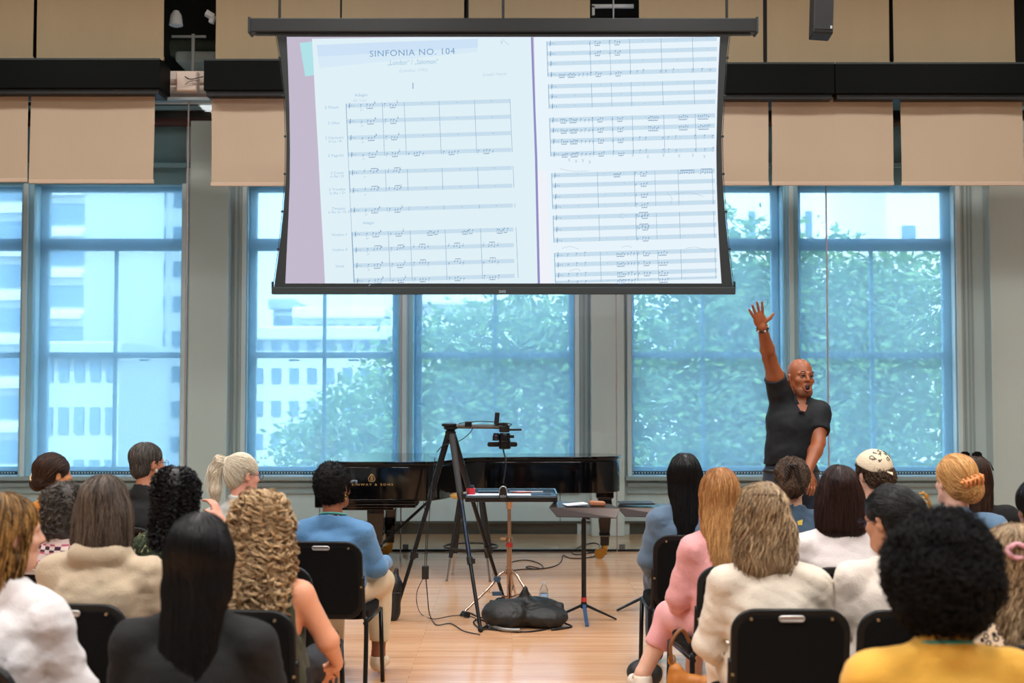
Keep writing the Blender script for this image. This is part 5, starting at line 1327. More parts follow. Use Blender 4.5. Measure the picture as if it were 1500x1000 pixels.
PEOPLE = []
def person(label, px, ytop, Y, hairopt, skincol, shirt, shirtmat, trousermat=None, yaw=0.0, byaw=0.0, dx=0.0, sleeve=1.9, w=1.0, htilt=0.0, lean=.0, hroll=0.0, shoes=None, parts=None, seed=1,
           arms=None, chairlab=None, pres=.011, group=None, legs=True, neckcut=.064, fold=.0045, hood=False, shz=0.0, headsc=1.0, crease=.0035, nkz=.012, shirtlow=True, chairrz=0.0, bodydx=0.0):
    """seated audience member facing away from the camera; px, ytop: crown of the head in the picture"""
    rg = np.random.RandomState(seed)
    style = hairopt['style']; T = hairopt.get('thick', 0.0) + hairopt.get('topadd', 0)
    tp = W(px, ytop, Y); top = tp.z; bx = tp.x + bodydx
    root = thing('person', label, 'person', (bx, Y, 0), byaw, group)
    cb = math.cos(-byaw); sb_ = math.sin(-byaw); hx0 = -bodydx
    hc = np.array([hx0, lean + .01, top - (.124 + T) * headsc - .0]); neckz = hc[2] - .165 * headsc
    hf = Frame(hc, rotm(0, 0, yaw - byaw) @ rotm(htilt, 0, 0) @ rotm(0, hroll, 0), headsc)
    zs = neckz - .075 + shz
    sw = .158 * w
    J = dict(w=w, neck=np.array([hx0 * .8, lean - .02, neckz]), chest=np.array([hx0 * .5, lean * .7 - .01, zs - .125]), waist=np.array([hx0 * .2, lean * .3 - .01, (zs - .3 + .56) / 2 + .06]), pelvis=np.array([0, 0, .565]),
             sho=[np.array([hx0 * .6 - sw, lean - .02, zs - .01]), np.array([hx0 * .6 + sw, lean - .02, zs - .01])], tilt=rotm(-lean * .8, 0, 0))
    A = arms or {}
    dl = [(hx0 * .5 - sw - .055, lean + .05, zs - .25), (-.16, lean + .27, zs - .36)]; dr = [(hx0 * .5 + sw + .055, lean + .05, zs - .25), (.14, lean + .27, zs - .36)]
    al = A.get('l', dl); ar = A.get('r', dr)
    hp = [(-.10, .02, .535), (-.12, .43, .51), (-.12, .46, .10)]; hq = [(.10, .02, .535), (.12, .43, .51), (.12, .46, .10)]
    if 'legs' in A: hp, hq = A['legs']
    # ---- body
    lo = np.array([-.42, -.25, -.0]); hi = np.array([.42, .72, top + .02])
    for q in list(al) + list(ar) + list(hp) + list(hq): lo = np.minimum(lo, np.array(q) - .13); hi = np.maximum(hi, np.array(q) + .16)
    lo[2] = -.01; hi[2] = max(hi[2], top + .02)
    F = Field(lo, hi, pres, fine=(None, None, (hc[2] - .14, hc[2] + .14, pres * .6)))
    head_prims(F, hf)
    F.cap(hf.pt((0, -.020, -.06)), J['neck'] + [0, 0, -.02], .050 * headsc, .056, k=.03)
    torso(F, J)
    for (S_, arr, s) in ((J['sho'][0], al, -1), (J['sho'][1], ar, 1)):
        limb(F, S_, arr[0], arr[1], .050 * (w * .5 + .5), .040, .026, k=.025)
        d = np.array(arr[1]) - np.array(arr[0]); hd = A.get('hd_l' if s < 0 else 'hd_r', (d[0] - s * .1, d[1], d[2] - .05)); hn = A.get('hn_l' if s < 0 else 'hn_r', (0, .0, -1))
        hand(F, arr[1], hd, hn, .95, A.get('curl', .6), side=s)
    for (a, b_, c_) in (hp, hq): limb(F, a, b_, c_, .082, .058, .038, k=.03); F.cap(c_, (c_[0] * 1.05, c_[1] + .12, c_[2] - .06), .036, .024, k=.02)
    body = obj('body', F.mesh('body'), skin(skincol), root, True)
    # ---- clothing
    zlo = .50
    F2 = Field((lo[0], lo[1], zlo - .02), (hi[0], hi[1], neckz + .12 if not hood else neckz + .16), pres)
    torso(F2, J, .016)
    F2.cap(hf.pt((0, -.020, -.06)), J['neck'] + [0, 0, -.02], .050 * headsc + .010, .056 + .013, k=.03)
    limb(F2, J['sho'][0], al[0], al[1], .050 * (w * .5 + .5), .040, .026, .012 + (.004 if sleeve > 1 else .004), k=.03, upto=sleeve) if sleeve > 0 else None
    limb(F2, J['sho'][1], ar[0], ar[1], .050 * (w * .5 + .5), .040, .026, .012 + (.004 if sleeve > 1 else .004), k=.03, upto=sleeve) if sleeve > 0 else None
    F2.wob(fold, 24, seed + 20).wob(fold * .8, 52, seed + 40, an=(.45, .45, 1)).wob(fold * .35, 130, seed + 41, an=(.4, .4, 1))
    F2.crease(crease, 34, seed + 80, an=(.7, .7, .8), n=4)
    nk = J['neck']
    if sleeve == 0:
        for s_, S_ in ((-1, J['sho'][0]), (1, J['sho'][1])): F2.cap(S_ + [s_ * .03, 0, .09], S_ + [s_ * .06, .0, -.12], .085, .075, k=.008, op='cut')
    if hood:
        F2.cap(nk + [-.07, -.05, -.005], nk + [.07, -.05, -.005], .045, k=.03); F2.cap(nk + [-.08, .0, .0], nk + [-.03, .06, -.03], .035, k=.03); F2.cap(nk + [.08, .0, .0], nk + [.03, .06, -.03], .035, k=.03)
        F2.cap(nk + [0, .01, -.02], hf.pt((0, -.02, -.05)), .062, k=.01, op='cut')
    else:
        F2.cap(nk + [0, .025, .10 + nkz], nk + [0, .03, .22], .10, .12, k=.006, op='cut')
    F2.half((0, 0, zlo + .01), (0, 0, -1))
    sh = obj(shirt, F2.mesh(shirt), shirtmat, root, True)
    if A.get('strapless'): pass
    tm = trousermat or cloth('dark_trousers', (38, 42, 50))
    if legs:
        F3 = Field((lo[0], lo[1], 0), (hi[0], hi[1], .72), pres * 1.2)
        F3.ell(J['pelvis'] - [0, 0, .02], (.17 * w + .014, .135 * w + .01, .11), k=.05)
        for L3 in (hp, hq): limb(F3, L3[0], L3[1], L3[2], .082, .058, .042, .014, k=.035, upto=A.get('trouser', 1.9))
        F3.wob(.004, 30, seed + 60)
        obj('trousers', F3.mesh('trousers'), tm, root, True)
        smt = shoes or mat('shoe_dark', (32, 30, 30), .5)
        for L3 in (hp, hq):
            c_ = np.array(L3[2]); dd = c_ - np.array(L3[1]); 
            Fs = Field(c_ + [-.08, -.1, -.12], c_ + [.08, .26, .05], .009)
            Fs.cap(c_ + [0, -.02, -.055], c_ + [c_[0] * .05, .15, -.065], .036, .033, k=.02).cap(c_ + [0, 0, -.04], c_ + [0, .0, -.005], .045, .046, k=.03, end=True).half(c_ + [0, 0, -.097], (0, 0, -1))
            obj('shoe', Fs.mesh('shoe'), smt, root, True)
    # ---- hair
    if style != 'none':
        Fh, me = hair_for(style, hf, top, rg, hairopt)
        hair = obj('hair', me, hairopt['mat'], root, True)
    PEOPLE.append(root)
    if chairlab:
        ch = chair(bx, Y + .02, byaw + chairrz, chairlab)
    return dict(root=root, hf=hf, J=J, nk=nk, top=top, al=al, ar=ar)

def loc_build(b, name, m, P, **k): return b.build(name, m, P['root'], **k)
def lanyard(P, col, name='lanyard', r=.0065, drop=.03):
    nk = P['nk']; b = MB(); pts = []
    for a in range(-150, 151, 12):
        t = R_(a - 90); x = math.cos(t) * .072; y = math.sin(t) * .070; pts.append((nk[0] + x, nk[1] + .01 + y, nk[2] + .012 - .035 * max(0, math.sin(t)) + .018 * max(0, -math.sin(t))))
    b.tube(pts, r, 6); return b.build(name, mat('lanyard_%d_%d_%d' % col, col, .6), P['root'], True)
def glasses(P, col=(40, 44, 50), wire=.0016):
    h = P['hf']; b = MB(); pt = lambda *a: Vector([float(v) for v in h.pt(a)])
    for s in (-1, 1):
        b.tube([pt(s * .033 + .022 * math.cos(R_(a)), .107, -.002 + .017 * math.sin(R_(a))) for a in range(0, 360, 24)], wire, 6, True)
        b.tube([pt(s * .056, .104, .003), pt(s * .072, .06, .004), pt(s * .078, .0, .004), pt(s * .078, -.02, -.012)], wire, 6)
    b.tube([pt(-.012, .108, .002), pt(0, .112, .005), pt(.012, .108, .002)], wire, 6)
    return b.build('glasses', mat('frame_%d' % col[0], col, .3, metal=.5), P['root'], True)
def earring(P, side, r=.012, col=(205, 170, 90)):
    h = P['hf']; b = MB(); c = [float(v) for v in h.pt((side * .080, -.006, -.055))]
    b.tube([(c[0], c[1] + r * math.sin(t * PI / 8), c[2] + r * math.cos(t * PI / 8)) for t in range(16)], .0022, 6, True)
    return b.build('earring', mat('earring_gold', col, .25, metal=1), P['root'], True)
# ================================================================ the audience
HM = dict(
 black=hair_mat('hair_black', (6, 6, 7), (34, 32, 33), .36), black2=hair_mat('hair_black_matt', (8, 8, 9), (30, 29, 29), .7, .2), dbrown=hair_mat('hair_dark_brown', (24, 16, 12), (82, 54, 38), .38),
 brown=hair_mat('hair_brown', (40, 28, 20), (110, 82, 60)), greybrown=hair_mat('hair_grey_brown', (30, 24, 20), (138, 118, 102)), grey=hair_mat('hair_grey_black', (32, 30, 28), (120, 112, 104), .5),
 white=hair_mat('hair_white_blond', (190, 172, 140), (248, 238, 218)), curlblond=hair_mat('hair_curly_blond', (104, 70, 38), (250, 218, 170), .5), blondgrey=hair_mat('hair_ash_blond', (98, 74, 50), (218, 190, 150), .45),
 straw=hair_mat('hair_strawberry', (150, 92, 48), (232, 184, 122), .38), orange=hair_mat('hair_golden', (164, 104, 52), (238, 188, 120), .4), high=hair_mat('hair_highlight', (30, 18, 12), (206, 156, 88), .4), maroon=hair_mat('hair_maroon_brown', (22, 12, 10), (78, 48, 40), .36))
white_linen = cloth('white_linen', (226, 222, 222)); cream = cloth('cream_linen', (224, 212, 194)); beigek = cloth('beige_knit', (196, 176, 148), bump=.5, bscale=220)
blackt = cloth('black_cotton', (11, 12, 13), bump=.15, sheen=0); denim = cloth('denim', (92, 116, 140), bump=.4, bscale=260, var=.12); ddenim = cloth('dark_denim', (58, 82, 104), bump=.4, bscale=260, var=.12)
blue = cloth('blue_jersey', (84, 132, 176)); pink = cloth('pink_knit', (226, 160, 160)); orange = cloth('orange_cloth', (236, 150, 40)); green = cloth('olive_tank', (62, 66, 46)); yellow = cloth('mustard_cotton', (226, 170, 62)); greyt = cloth('sage_grey', (170, 172, 160))
sandt = cloth('sand_trousers', (206, 186, 152)); jeans = cloth('jeans', (60, 78, 100), var=.12); darkt = cloth('charcoal_trousers', (32, 34, 38), sheen=0)
def pattern(name, base, cols, scale, kind='spots'):
    m = bpy.data.materials.new(name); m.use_nodes = True; nt = m.node_tree; b = nt.nodes['Principled BSDF']; b.inputs['Roughness'].default_value = .85; L = nt.links.new
    tc = nt.nodes.new('ShaderNodeTexCoord'); mp = nt.nodes.new('ShaderNodeMapping'); L(tc.outputs['Object'], mp.inputs['Vector'])
    cr = nt.nodes.new('ShaderNodeValToRGB'); cr.color_ramp.interpolation = 'CONSTANT'
    if kind == 'leopard':
        v = nt.nodes.new('ShaderNodeTexVoronoi'); v.inputs['Scale'].default_value = scale; L(mp.outputs['Vector'], v.inputs['Vector']); src = v.outputs['Distance']
        E = [(0, cols[1]), (.22, cols[0]), (.42, base)]
    elif kind == 'floral':
        v = nt.nodes.new('ShaderNodeTexNoise'); v.inputs['Scale'].default_value = scale; v.inputs['Detail'].default_value = 2; v.inputs['Distortion'].default_value = 1.5; L(mp.outputs['Vector'], v.inputs['Vector']); src = v.outputs['Fac']
        E = [(0, base), (.52, cols[0]), (.58, base), (.64, cols[1])]
    else:
        v = nt.nodes.new('ShaderNodeTexChecker'); v.inputs['Scale'].default_value = scale; mp.inputs['Scale'].default_value = (1, .001, 1.6); L(mp.outputs['Vector'], v.inputs['Vector'])
        v2 = nt.nodes.new('ShaderNodeTexWave'); v2.bands_direction = 'Z'; v2.inputs['Scale'].default_value = scale * .12; L(tc.outputs['Object'], v2.inputs['Vector'])
        ml = nt.nodes.new('ShaderNodeMath'); ml.operation = 'MULTIPLY'; L(v.outputs['Fac'], ml.inputs[0]); L(v2.outputs['Fac'], ml.inputs[1]); src = ml.outputs[0]
        E = [(0, base), (.3, cols[0]), (.75, cols[1])]
    while len(cr.color_ramp.elements) < len(E): cr.color_ramp.elements.new(.5)
    for e, (p, c) in zip(cr.color_ramp.elements, E): e.position = p; e.color = lin(c)
    L(src, cr.inputs['Fac']); L(cr.outputs['Color'], b.inputs['Base Color']); return m
leopard = pattern('leopard_print', (226, 196, 164), ((30, 24, 22), (214, 186, 154)), 42, 'leopard')
floral = pattern('floral_print', (24, 34, 22), ((74, 86, 44), (186, 172, 130)), 26, 'floral')
plaid = pattern('pink_plaid', (238, 214, 208), ((196, 90, 116), (60, 30, 50)), 34, 'plaid')

# --- right block -----------------------------------------------------------
YR = [6.95, 5.80, 4.70, 3.0]
def legs(dx, kneez=.51, foot=(0, 0)): pass
P = person('woman with long straight black hair in a light blue denim jacket, front row right', 1003, 663, 7.05, dict(style='long', len=.36, n=1500, mat=HM['black'], back=.055, wid=.083, thick=.004, r=.0013, off=.002, tone=.25, spread=.3, sl=.42, m=18, lump=.001), (196, 150, 124), 'denim_jacket', denim, jeans, yaw=R_(-6), sleeve=1.9, seed=11, w=.97,
    chairlab='black padded chair under the woman with long straight black hair in denim', bodydx=.0)
P = person('woman with long strawberry blonde hair in a pink top, crossing her legs', 1054, 685, 5.85, dict(style='long', len=.33, n=1500, mat=HM['straw'], back=.05, wid=.076, flare=.12, thick=.003, r=.0015, amp=.002, pitch=.12, sl=.36, m=18, ombre=.3, tone=.4, taper=.15), (222, 176, 152), 'pink_top', pink, pink, sleeve=1.6, seed=12, w=.95, byaw=R_(6),
    arms=dict(legs=([(-.10, .02, .535), (-.17, .42, .50), (-.32, .40, .22)], [(.10, .02, .535), (-.02, .44, .56), (-.05, .48, .11)]), trouser=1.55), shoes=mat('sandal_cream', (226, 216, 200), .6), bodydx=.03,
    chairlab='black padded chair under the woman in the pink top')
P = person('woman with wavy ash blonde bob in a cream linen blouse, third row', 1117, 707, 4.74, dict(style='wavy', len=.19, n=1300, mat=HM['blondgrey'], back=.02, wid=.080, flare=.22, thick=.005, r=.0019, amp=.006, pitch=.09, sl=.17, taper=-.05, tip=.2, spread=.6, lump=.004), (222, 184, 160), 'linen_blouse', cream, cream, sleeve=1.8, seed=13, w=1.06, bodydx=.04,
    chairlab='black padded chair with silver handle, nearest the centre aisle on the right')
h = P['hf']; b = MB(); b.tube(catmull([[float(v) for v in h.pt(q)] for q in ((-.05, -.085, .09), (-.02, -.105, .092), (.02, -.105, .090), (.055, -.085, .085))], 5), .007, 8); b.build('hair_twist', HM['blondgrey'], P['root'], True)
P = person('woman with braided brown updo in a dark denim jacket, front row', 1160, 671, 6.95, dict(style='updo', n=1100, mat=HM['brown'], bun=(.0, -.10, -.015), bunr=(.070, .040, .066), thick=.014, topadd=-.006, r=.0022, ears=True, amp=.004, pitch=.05, lump=.005), (212, 168, 140), 'denim_jacket', ddenim, jeans, yaw=R_(-10), seed=14, shz=.03, chairlab='black padded chair under the woman with braided brown updo')
h = P['hf']
for s in (-1, 1):
    b = MB(); n = 26
    for ph in (0, 2.1, 4.2): b.tube([[float(v) for v in h.pt((s * (.012 + .04 * t / n) + .009 * math.cos(ph + t * .75), -.138 + .006 * math.sin(ph + t * .75) + .02 * (t / n) ** 2, .105 - .15 * t / n))] for t in range(n)], .0075, 6)
    o_ = b.build('braid', HM['brown'], P['root'], True)
h = P['hf']; b = MB(); c = [float(v) for v in P['nk']]; b.prism([(c[0] + .0, c[2] - .045), (c[0] + .03, c[2] - .035), (c[0] + .026, c[2] - .065), (c[0] + .005, c[2] - .065)], c[1] - .098, c[1] - .092, 'y'); b.build('name_tag', mat('tag_yellow', (238, 206, 96), .5), P['root'])
P = person('woman with dark shoulder-length bob in an off-white top, second row', 1229, 681, 5.8, dict(style='bob', len=.17, n=1500, mat=HM['maroon'], back=.015, wid=.086, flare=.10, thick=.005, r=.0014, sl=.22, taper=-.04, tone=.3, spread=.4, off=.002, lump=.0012), (206, 164, 138), 'offwhite_top', cloth('offwhite', (228, 218, 214)), darkt, sleeve=1.8, seed=15, w=1.06,
    chairlab='black padded chair under the woman with the dark bob')
P = person('woman with black hair in a gold claw clip, glasses and a cream jacket', 1306, 712, 4.72, dict(style='clip', n=1300, mat=HM['black'], bun=(.02, -.105, .02), bunr=(.05, .04, .062), thick=.006, r=.0013, ears=True, tone=.25, spread=.3), (196, 140, 108), 'cream_jacket', cloth('cream_jacket', (226, 214, 202)), cream, yaw=R_(38), htilt=R_(-10), seed=16, shz=.03, w=.98, lean=.02,
    chairlab='black padded chair just left of the person with the large black afro')
glasses(P, (34, 38, 60))
h = P['hf']; b = MB()
for k in range(6): b.tube(catmull([[float(v) for v in h.pt(q)] for q in ((.045 + .004 * k, -.118 - .004 * (k % 3), .085 - .016 * k), (.062, -.142, .075 - .016 * k), (.075, -.128, .06 - .017 * k))], 4), .0035, 6)
b.tube(catmull([[float(v) for v in h.pt(q)] for q in ((.05, -.13, .09), (.064, -.146, .04), (.06, -.135, -.02))], 5), .005, 6); b.build('claw_clip', mat('clip_gold', (200, 150, 70), .35, metal=.6), P['root'], True)
P = person('woman with brown curls tied under a cream headscarf with black lettering, front row', 1280, 663, 7.1, dict(style='updo', n=900, mat=HM['brown'], bun=(.01, -.095, -.02), bunr=(.065, .045, .06), thick=.004, r=.0024, amp=.007, pitch=.04, ears=True, lump=.006), (216, 164, 140), 'grey_top', greyt, darkt, yaw=R_(24), htilt=R_(-8), seed=17, lean=.03, chairlab='black padded chair under the woman in the cream headscarf')
h = P['hf']; Fs = Field(h.o - .16, h.o + .16, .007); Fs.ell((0, -.020, .040), (.100, .120, .107), fr=h, k=.01)
n_ = h.R @ np.array([0, .55, -1.0]); Fs.half(h.pt((0, -.02, .045)), n_); Fs.ell((0, .16, .05), (.2, .08, .12), fr=h, k=0, op='cut')
obj('headscarf', Fs.mesh('headscarf'), mat('scarf_cream', (232, 214, 184), .8, bump=.3, bscale=80), P['root'], True)
b = MB(); V = [h.pt(q) for q in ((-.07, -.09, .055), (.075, -.085, .055), (.01, -.165, -.015))]; V = [Vector([float(x) for x in v]) for v in V]; nn = (V[1] - V[0]).cross(V[2] - V[0]).normalized() * .004
b.add(V + [v + nn for v in V], [(0, 1, 2), (5, 4, 3), (0, 3, 4, 1), (1, 4, 5, 2), (2, 5, 3, 0)]); b.build('scarf_point', MATS['scarf_cream'], P['root'])
for i, (ch_, u, v) in enumerate((('C', -.085, .105), ('E', -.045, .135), ('M', -.005, .15), ('K', .04, .14), ('A', -.06, .085), ('R', -.02, .105), ('H', .02, .105), ('N', .06, .10), ('P', -.03, .068), ('D', .01, .07), ('L', .085, .12))):
    me = text_mesh(ch_, .034, extrude=.001); d = h.R @ np.array([u, -.085, v - .04]); d /= np.linalg.norm(d); 
    p = np.array(h.pt((0, -.02, .04))); q = Vector([float(x) for x in d]); r_ = 1 / math.sqrt(float((h.R.T @ d)[0] / .1015) ** 2 + float((h.R.T @ d)[1] / .1215) ** 2 + float((h.R.T @ d)[2] / .1085) ** 2)
    me.transform(Matrix.Translation(Vector([float(x) for x in p]) + q * r_) @ q.to_track_quat('Z', 'Y').to_matrix().to_4x4() @ Matrix.Rotation(i * 1.1, 4, 'Z')); obj('printed_letter', me, mat('letter_black', (20, 20, 22), .7), P['root'])
lanyard(P, (110, 150, 130))
P = person('woman with golden hair pinned by an amber claw clip, in blue denim', 1399, 665, 5.95, dict(style='bun', n=1500, mat=HM['orange'], bun=(.025, -.095, -.03), bunr=(.06, .045, .07), thick=.006, r=.0016, sl=.16, tone=.5, ears=False, lump=.003), (230, 180, 156), 'denim_shirt', cloth('denim_shirt', (96, 128, 156), bump=.4, bscale=260, var=.08), jeans, yaw=R_(14), seed=18, shz=.03, w=1.06, chairlab='black padded chair under the woman with golden pinned hair')
h = P['hf']; b = MB()
for k in range(5): b.tube(catmull([[float(v) for v in h.pt(q)] for q in ((-.045 + .022 * k, -.135, .018 + .006 * k), (-.04 + .022 * k, -.155, .0 + .006 * k), (-.035 + .022 * k, -.14, -.02 + .004 * k))], 4), .007, 7)
b.tube(catmull([[float(v) for v in h.pt(q)] for q in ((-.06, -.135, .0), (0, -.152, .018), (.065, -.13, .035))], 6), .008, 7); b.build('claw_clip', mat('clip_amber', (222, 140, 80), .3), P['root'], True)
P = person('woman in black with sunglasses pushed up on her dark hair', 1426, 668, 7.1, dict(style='long', len=.22, n=900, mat=HM['dbrown'], back=.03, wid=.078, thick=.003, r=.0017, sl=.25), (214, 170, 146), 'black_top', blackt, darkt, seed=19, shz=.03, w=1.0, bodydx=.05, chairlab='black padded chair under the woman in black with sunglasses on her head')
h = P['hf']; b = MB()
for s in (-1, 1): b.add([[float(v) for v in h.pt((s * .035 + .026 * math.cos(R_(a)), -.0 + .03, .132 + .018 * math.sin(R_(a))))] for a in range(0, 360, 40)] , [tuple(range(9))]); b.tube([[float(v) for v in h.pt(q)] for q in ((s * .062, .03, .125), (s * .088, -.03, .09), (s * .09, -.07, .05))], .004, 6); b.tube([[float(v) for v in h.pt((s * .035 + .027 * math.cos(R_(a)), .03, .132 + .019 * math.sin(R_(a))))] for a in range(0, 360, 30)], .004, 6, True)
b.build('sunglasses', mat('sunglass_black', (12, 12, 14), .2), P['root'], True)
P = person('person with large black afro, mustard yellow t-shirt and teal lanyard', 1375, 757, 3.12, dict(style='afro', n=6500, mat=HM['black2'], thick=.040, topadd=-.002, r=.0026, tuft=.024, coil=.008, turns=1.6, res=.007, lump=.011, lf=62, tone=.25), (112, 76, 60), 'yellow_tshirt', yellow, jeans, seed=20, crease=.001, w=1.12, sleeve=.6, pres=.009, fold=.003, shz=.012, yaw=R_(8),
    chairlab='black padded chair under the person in the mustard t-shirt, at the bottom edge', bodydx=.0)
lanyard(P, (40, 150, 140), r=.006)
P = person('woman with long wavy honey hair in a leopard print top, right edge', 1482, 768, 4.1, dict(style='wavy', len=.29, n=1300, mat=HM['blondgrey'], back=.03, wid=.078, flare=.15, thick=.004, r=.0019, amp=.006, pitch=.09, sl=.3), (226, 184, 160), 'leopard_top', leopard, darkt, seed=21, chairlab='black padded chair under the woman in the leopard print top', w=.98)
h = P['hf']; b = MB(); b.tube([[float(v) for v in h.pt((-.03 + .030 * math.cos(t * PI / 8), -.125 + .008 * math.sin(t * 1.9), .055 + .022 * math.sin(t * PI / 8)))] for t in range(16)], .008, 8, True); b.build('scrunchie', mat('scrunchie_pink', (206, 150, 160), .7, bump=.5), P['root'], True)
P = person('person with black hair in dark clothes, cut by the right edge of the frame', 1522, 700, 5.3, dict(style='short', n=500, mat=HM['black'], thick=.01, r=.002), (150, 108, 84), 'black_jacket', blackt, darkt, seed=22, w=1.05, chairlab='black padded chair cut by the right edge of the frame')

q = W(1020, 985, 5.35); root = thing('shoulder_bag', 'tan leather shoulder bag hanging beside the chair of the woman in pink', 'bag', (q.x, 5.35, q.z - .18))
Fs = Field((-.17, -.09, -.03), (.17, .09, .30), .007); Fs.cap((-.09, 0, .05), (.09, 0, .05), .055, k=.02).cap((-.08, 0, .05), (-.09, 0, .19), .045, .03, k=.04).cap((.08, 0, .05), (.08, 0, .15), .045, .03, k=.04).cap((-.08, 0, .14), (.08, 0, .12), .04, k=.04).wob(.004, 40, 3)
obj('bag_body', Fs.mesh(), mat('bag_tan', (176, 108, 34), .5, bump=.4, bscale=30, var=.15), root, True)
b = MB(); b.tube(catmull([(-.10, 0, .2), (-.11, -.0, .3), (-.06, .02, .36), (-.02, .05, .30)], 6), .008, 8); b.build('strap', mat('bag_strap', (120, 68, 24), .5), root, True)
b = MB(); b.tube([(-.105 + .014 * math.cos(t * PI / 6), 0, .235 + .022 * math.sin(t * PI / 6)) for t in range(12)], .004, 6, True); b.tube(catmull([(-.09, -.058, .12), (0, -.065, .10), (.09, -.058, .11)], 5), .0025, 5); b.build('metal_ring', brass, root, True)
q = flr(950, 1004); root = thing('backpack', 'black bag on the floor at the bottom edge beside the pink top chair', 'bag', (q.x - .02, q.y, 0))
Fs = Field((-.14, -.1, -.02), (.14, .12, .2), .009); Fs.ell((0, 0, .07), (.10, .08, .08), k=.02).cap((0, 0, .1), (.02, 0, .13), .04, .02, k=.04).wob(.005, 40, 3).half((0, 0, .002), (0, 0, -1)); obj('bag_body', Fs.mesh(), MATS['bag_black'], root, True)
b = MB(); b.tube(catmull([(-.02, 0, .12), (.0, -.0, .17), (.04, 0, .12)], 5), .006, 6); b.build('grab_loop', satin, root, True)
# --- left block ------------------------------------------------------------
fl = R_(-42)
P = person('woman with dark brown twisted updo in an orange top, front row far left', 78, 663, 7.5, dict(style='updo', n=1000, mat=HM['dbrown'], bun=(0, -.10, -.045), bunr=(.05, .035, .05), thick=.008, r=.0017, ears=True, lump=.003), (206, 140, 92), 'orange_top', orange, darkt, yaw=R_(-48), byaw=R_(-15), seed=31, w=.92, sleeve=.5, chairlab='black padded chair under the woman in orange')
earring(P, 1, .012); h = P['hf']; b = MB(); b.tube(catmull([[float(v) for v in h.pt(q)] for q in ((-.05, -.095, .03), (-.03, -.128, -.005), (.0, -.14, -.03))], 5), .006, 6); b.build('hair_pin', mat('pin_cream', (226, 200, 160), .4), P['root'], True)
P = person('man with receding greying hair, glasses and white beard in black, front row left', 216, 648, 7.45, dict(style='short', n=1300, mat=HM['grey'], thick=.002, r=.0016, sl=.045, ears=True, face=.108, m=8), (190, 128, 98), 'black_shirt', blackt, darkt, yaw=R_(-44), byaw=R_(-15), seed=32, w=1.12, sleeve=.6, chairlab='black padded chair under the man with the white beard')
glasses(P, (60, 66, 74)); h = P['hf']
Fb = Field(h.o - .17, h.o + .17, .007); Fb.cap((-.030, .060, -.098), (.030, .060, -.098), .027, fr=h, k=.02).ell((0, .078, -.105), (.03, .028, .032), fr=h, k=.02)
for s in (-1, 1): Fb.cap((s * .060, .018, -.04), (s * .034, .052, -.092), .014, .022, fr=h, k=.02)
Fb.ell((0, .10, -.062), (.018, .02, .008), fr=h, k=.004, op='cut'); Fb.wob(.003, 120, 4)
obj('beard', Fb.mesh('beard'), mat('beard_white', (206, 200, 194), .8, bump=.6, bscale=200), P['root'], True)
P = person('woman with white-blonde ponytail and glasses, front row left', 355, 664, 7.3, dict(style='pony', n=1200, mat=HM['white'], bun=(-.03, -.095, .072), tail=[(-.03, -.095, .075), (-.05, -.135, .07), (-.06, -.15, .0), (-.055, -.14, -.10), (-.05, -.13, -.17)], tailr=.032, thick=.003, r=.0016, ears=True, len=.22, tone=.6, spread=.5), (224, 158, 134), 'light_top', cloth('pale_top', (196, 196, 190)), darkt, yaw=R_(-50), byaw=R_(-12), htilt=R_(-6), seed=33, w=.95, chairlab='black padded chair under the woman with the white-blonde ponytail')
glasses(P, (50, 60, 84)); h = P['hf']; b = MB(); b.tube([[float(v) for v in h.pt((-.035 + .006 * math.cos(t * PI / 8), -.105 + .014 * math.sin(t * PI / 8), .074 + .020 * math.cos(t * PI / 8)))] for t in range(16)], .004, 6, True); b.build('hair_tie', mat('tie_black', (24, 24, 28), .7), P['root'], True)
# blue sweatshirt woman on the aisle
P = person('woman with short rounded afro, hoop earrings and blue sweatshirt', 489, 675, 6.75, dict(style='afro', n=2600, mat=HM['black2'], thick=.012, topadd=.004, r=.0014, tuft=.010, coil=.003, turns=2, lump=.0025, lf=150, tone=.3, ears=True, res=.007), (142, 84, 56), 'blue_sweatshirt', blue, sandt, yaw=R_(-26), byaw=R_(-4), seed=34, w=1.02, sleeve=1.9, nkz=-.03,
    arms=dict(r=[(.225, .06, .67), (.235, .32, .66)], legs=([(-.10, .02, .535), (-.10, .42, .51), (-.07, .40, .10)], [(.10, .02, .535), (.185, .44, .53), (.18, .40, .12)]), trouser=1.82), shoes=mat('sneaker_beige', (212, 192, 164), .6, bump=.3), chairlab='black padded chair with silver handle under the woman in the blue sweatshirt')
earring(P, 1, .016); earring(P, -1, .016); lanyard(P, (72, 150, 140))
h = P['hf']; b = MB(); b.tube(catmull([[float(v) for v in h.pt(q)] for q in ((.078, .0, .02), (.09, .06, .03), (.07, .105, .02))], 5), .006, 6); b.box([float(v) for v in h.pt((.085, .085, .02))], (.014, .02, .024)); b.build('glasses', mat('glasses_grey', (90, 104, 120), .4), P['root'], True)
P = person('person with dark curly hair in pink plaid, second row far left', 96, 706, 5.9, dict(style='curly', len=.11, n=1300, clump=240, cr=.0025, mat=HM['grey'], wid=.074, thick=.006, r=.0014, amp=.008, pitch=.03, sl=.08, m=20, seedpow=.6), (206, 160, 132), 'plaid_shirt', plaid, darkt, yaw=R_(-20), byaw=R_(-10), seed=35, w=.98, chairlab='black padded chair under the person in pink plaid')
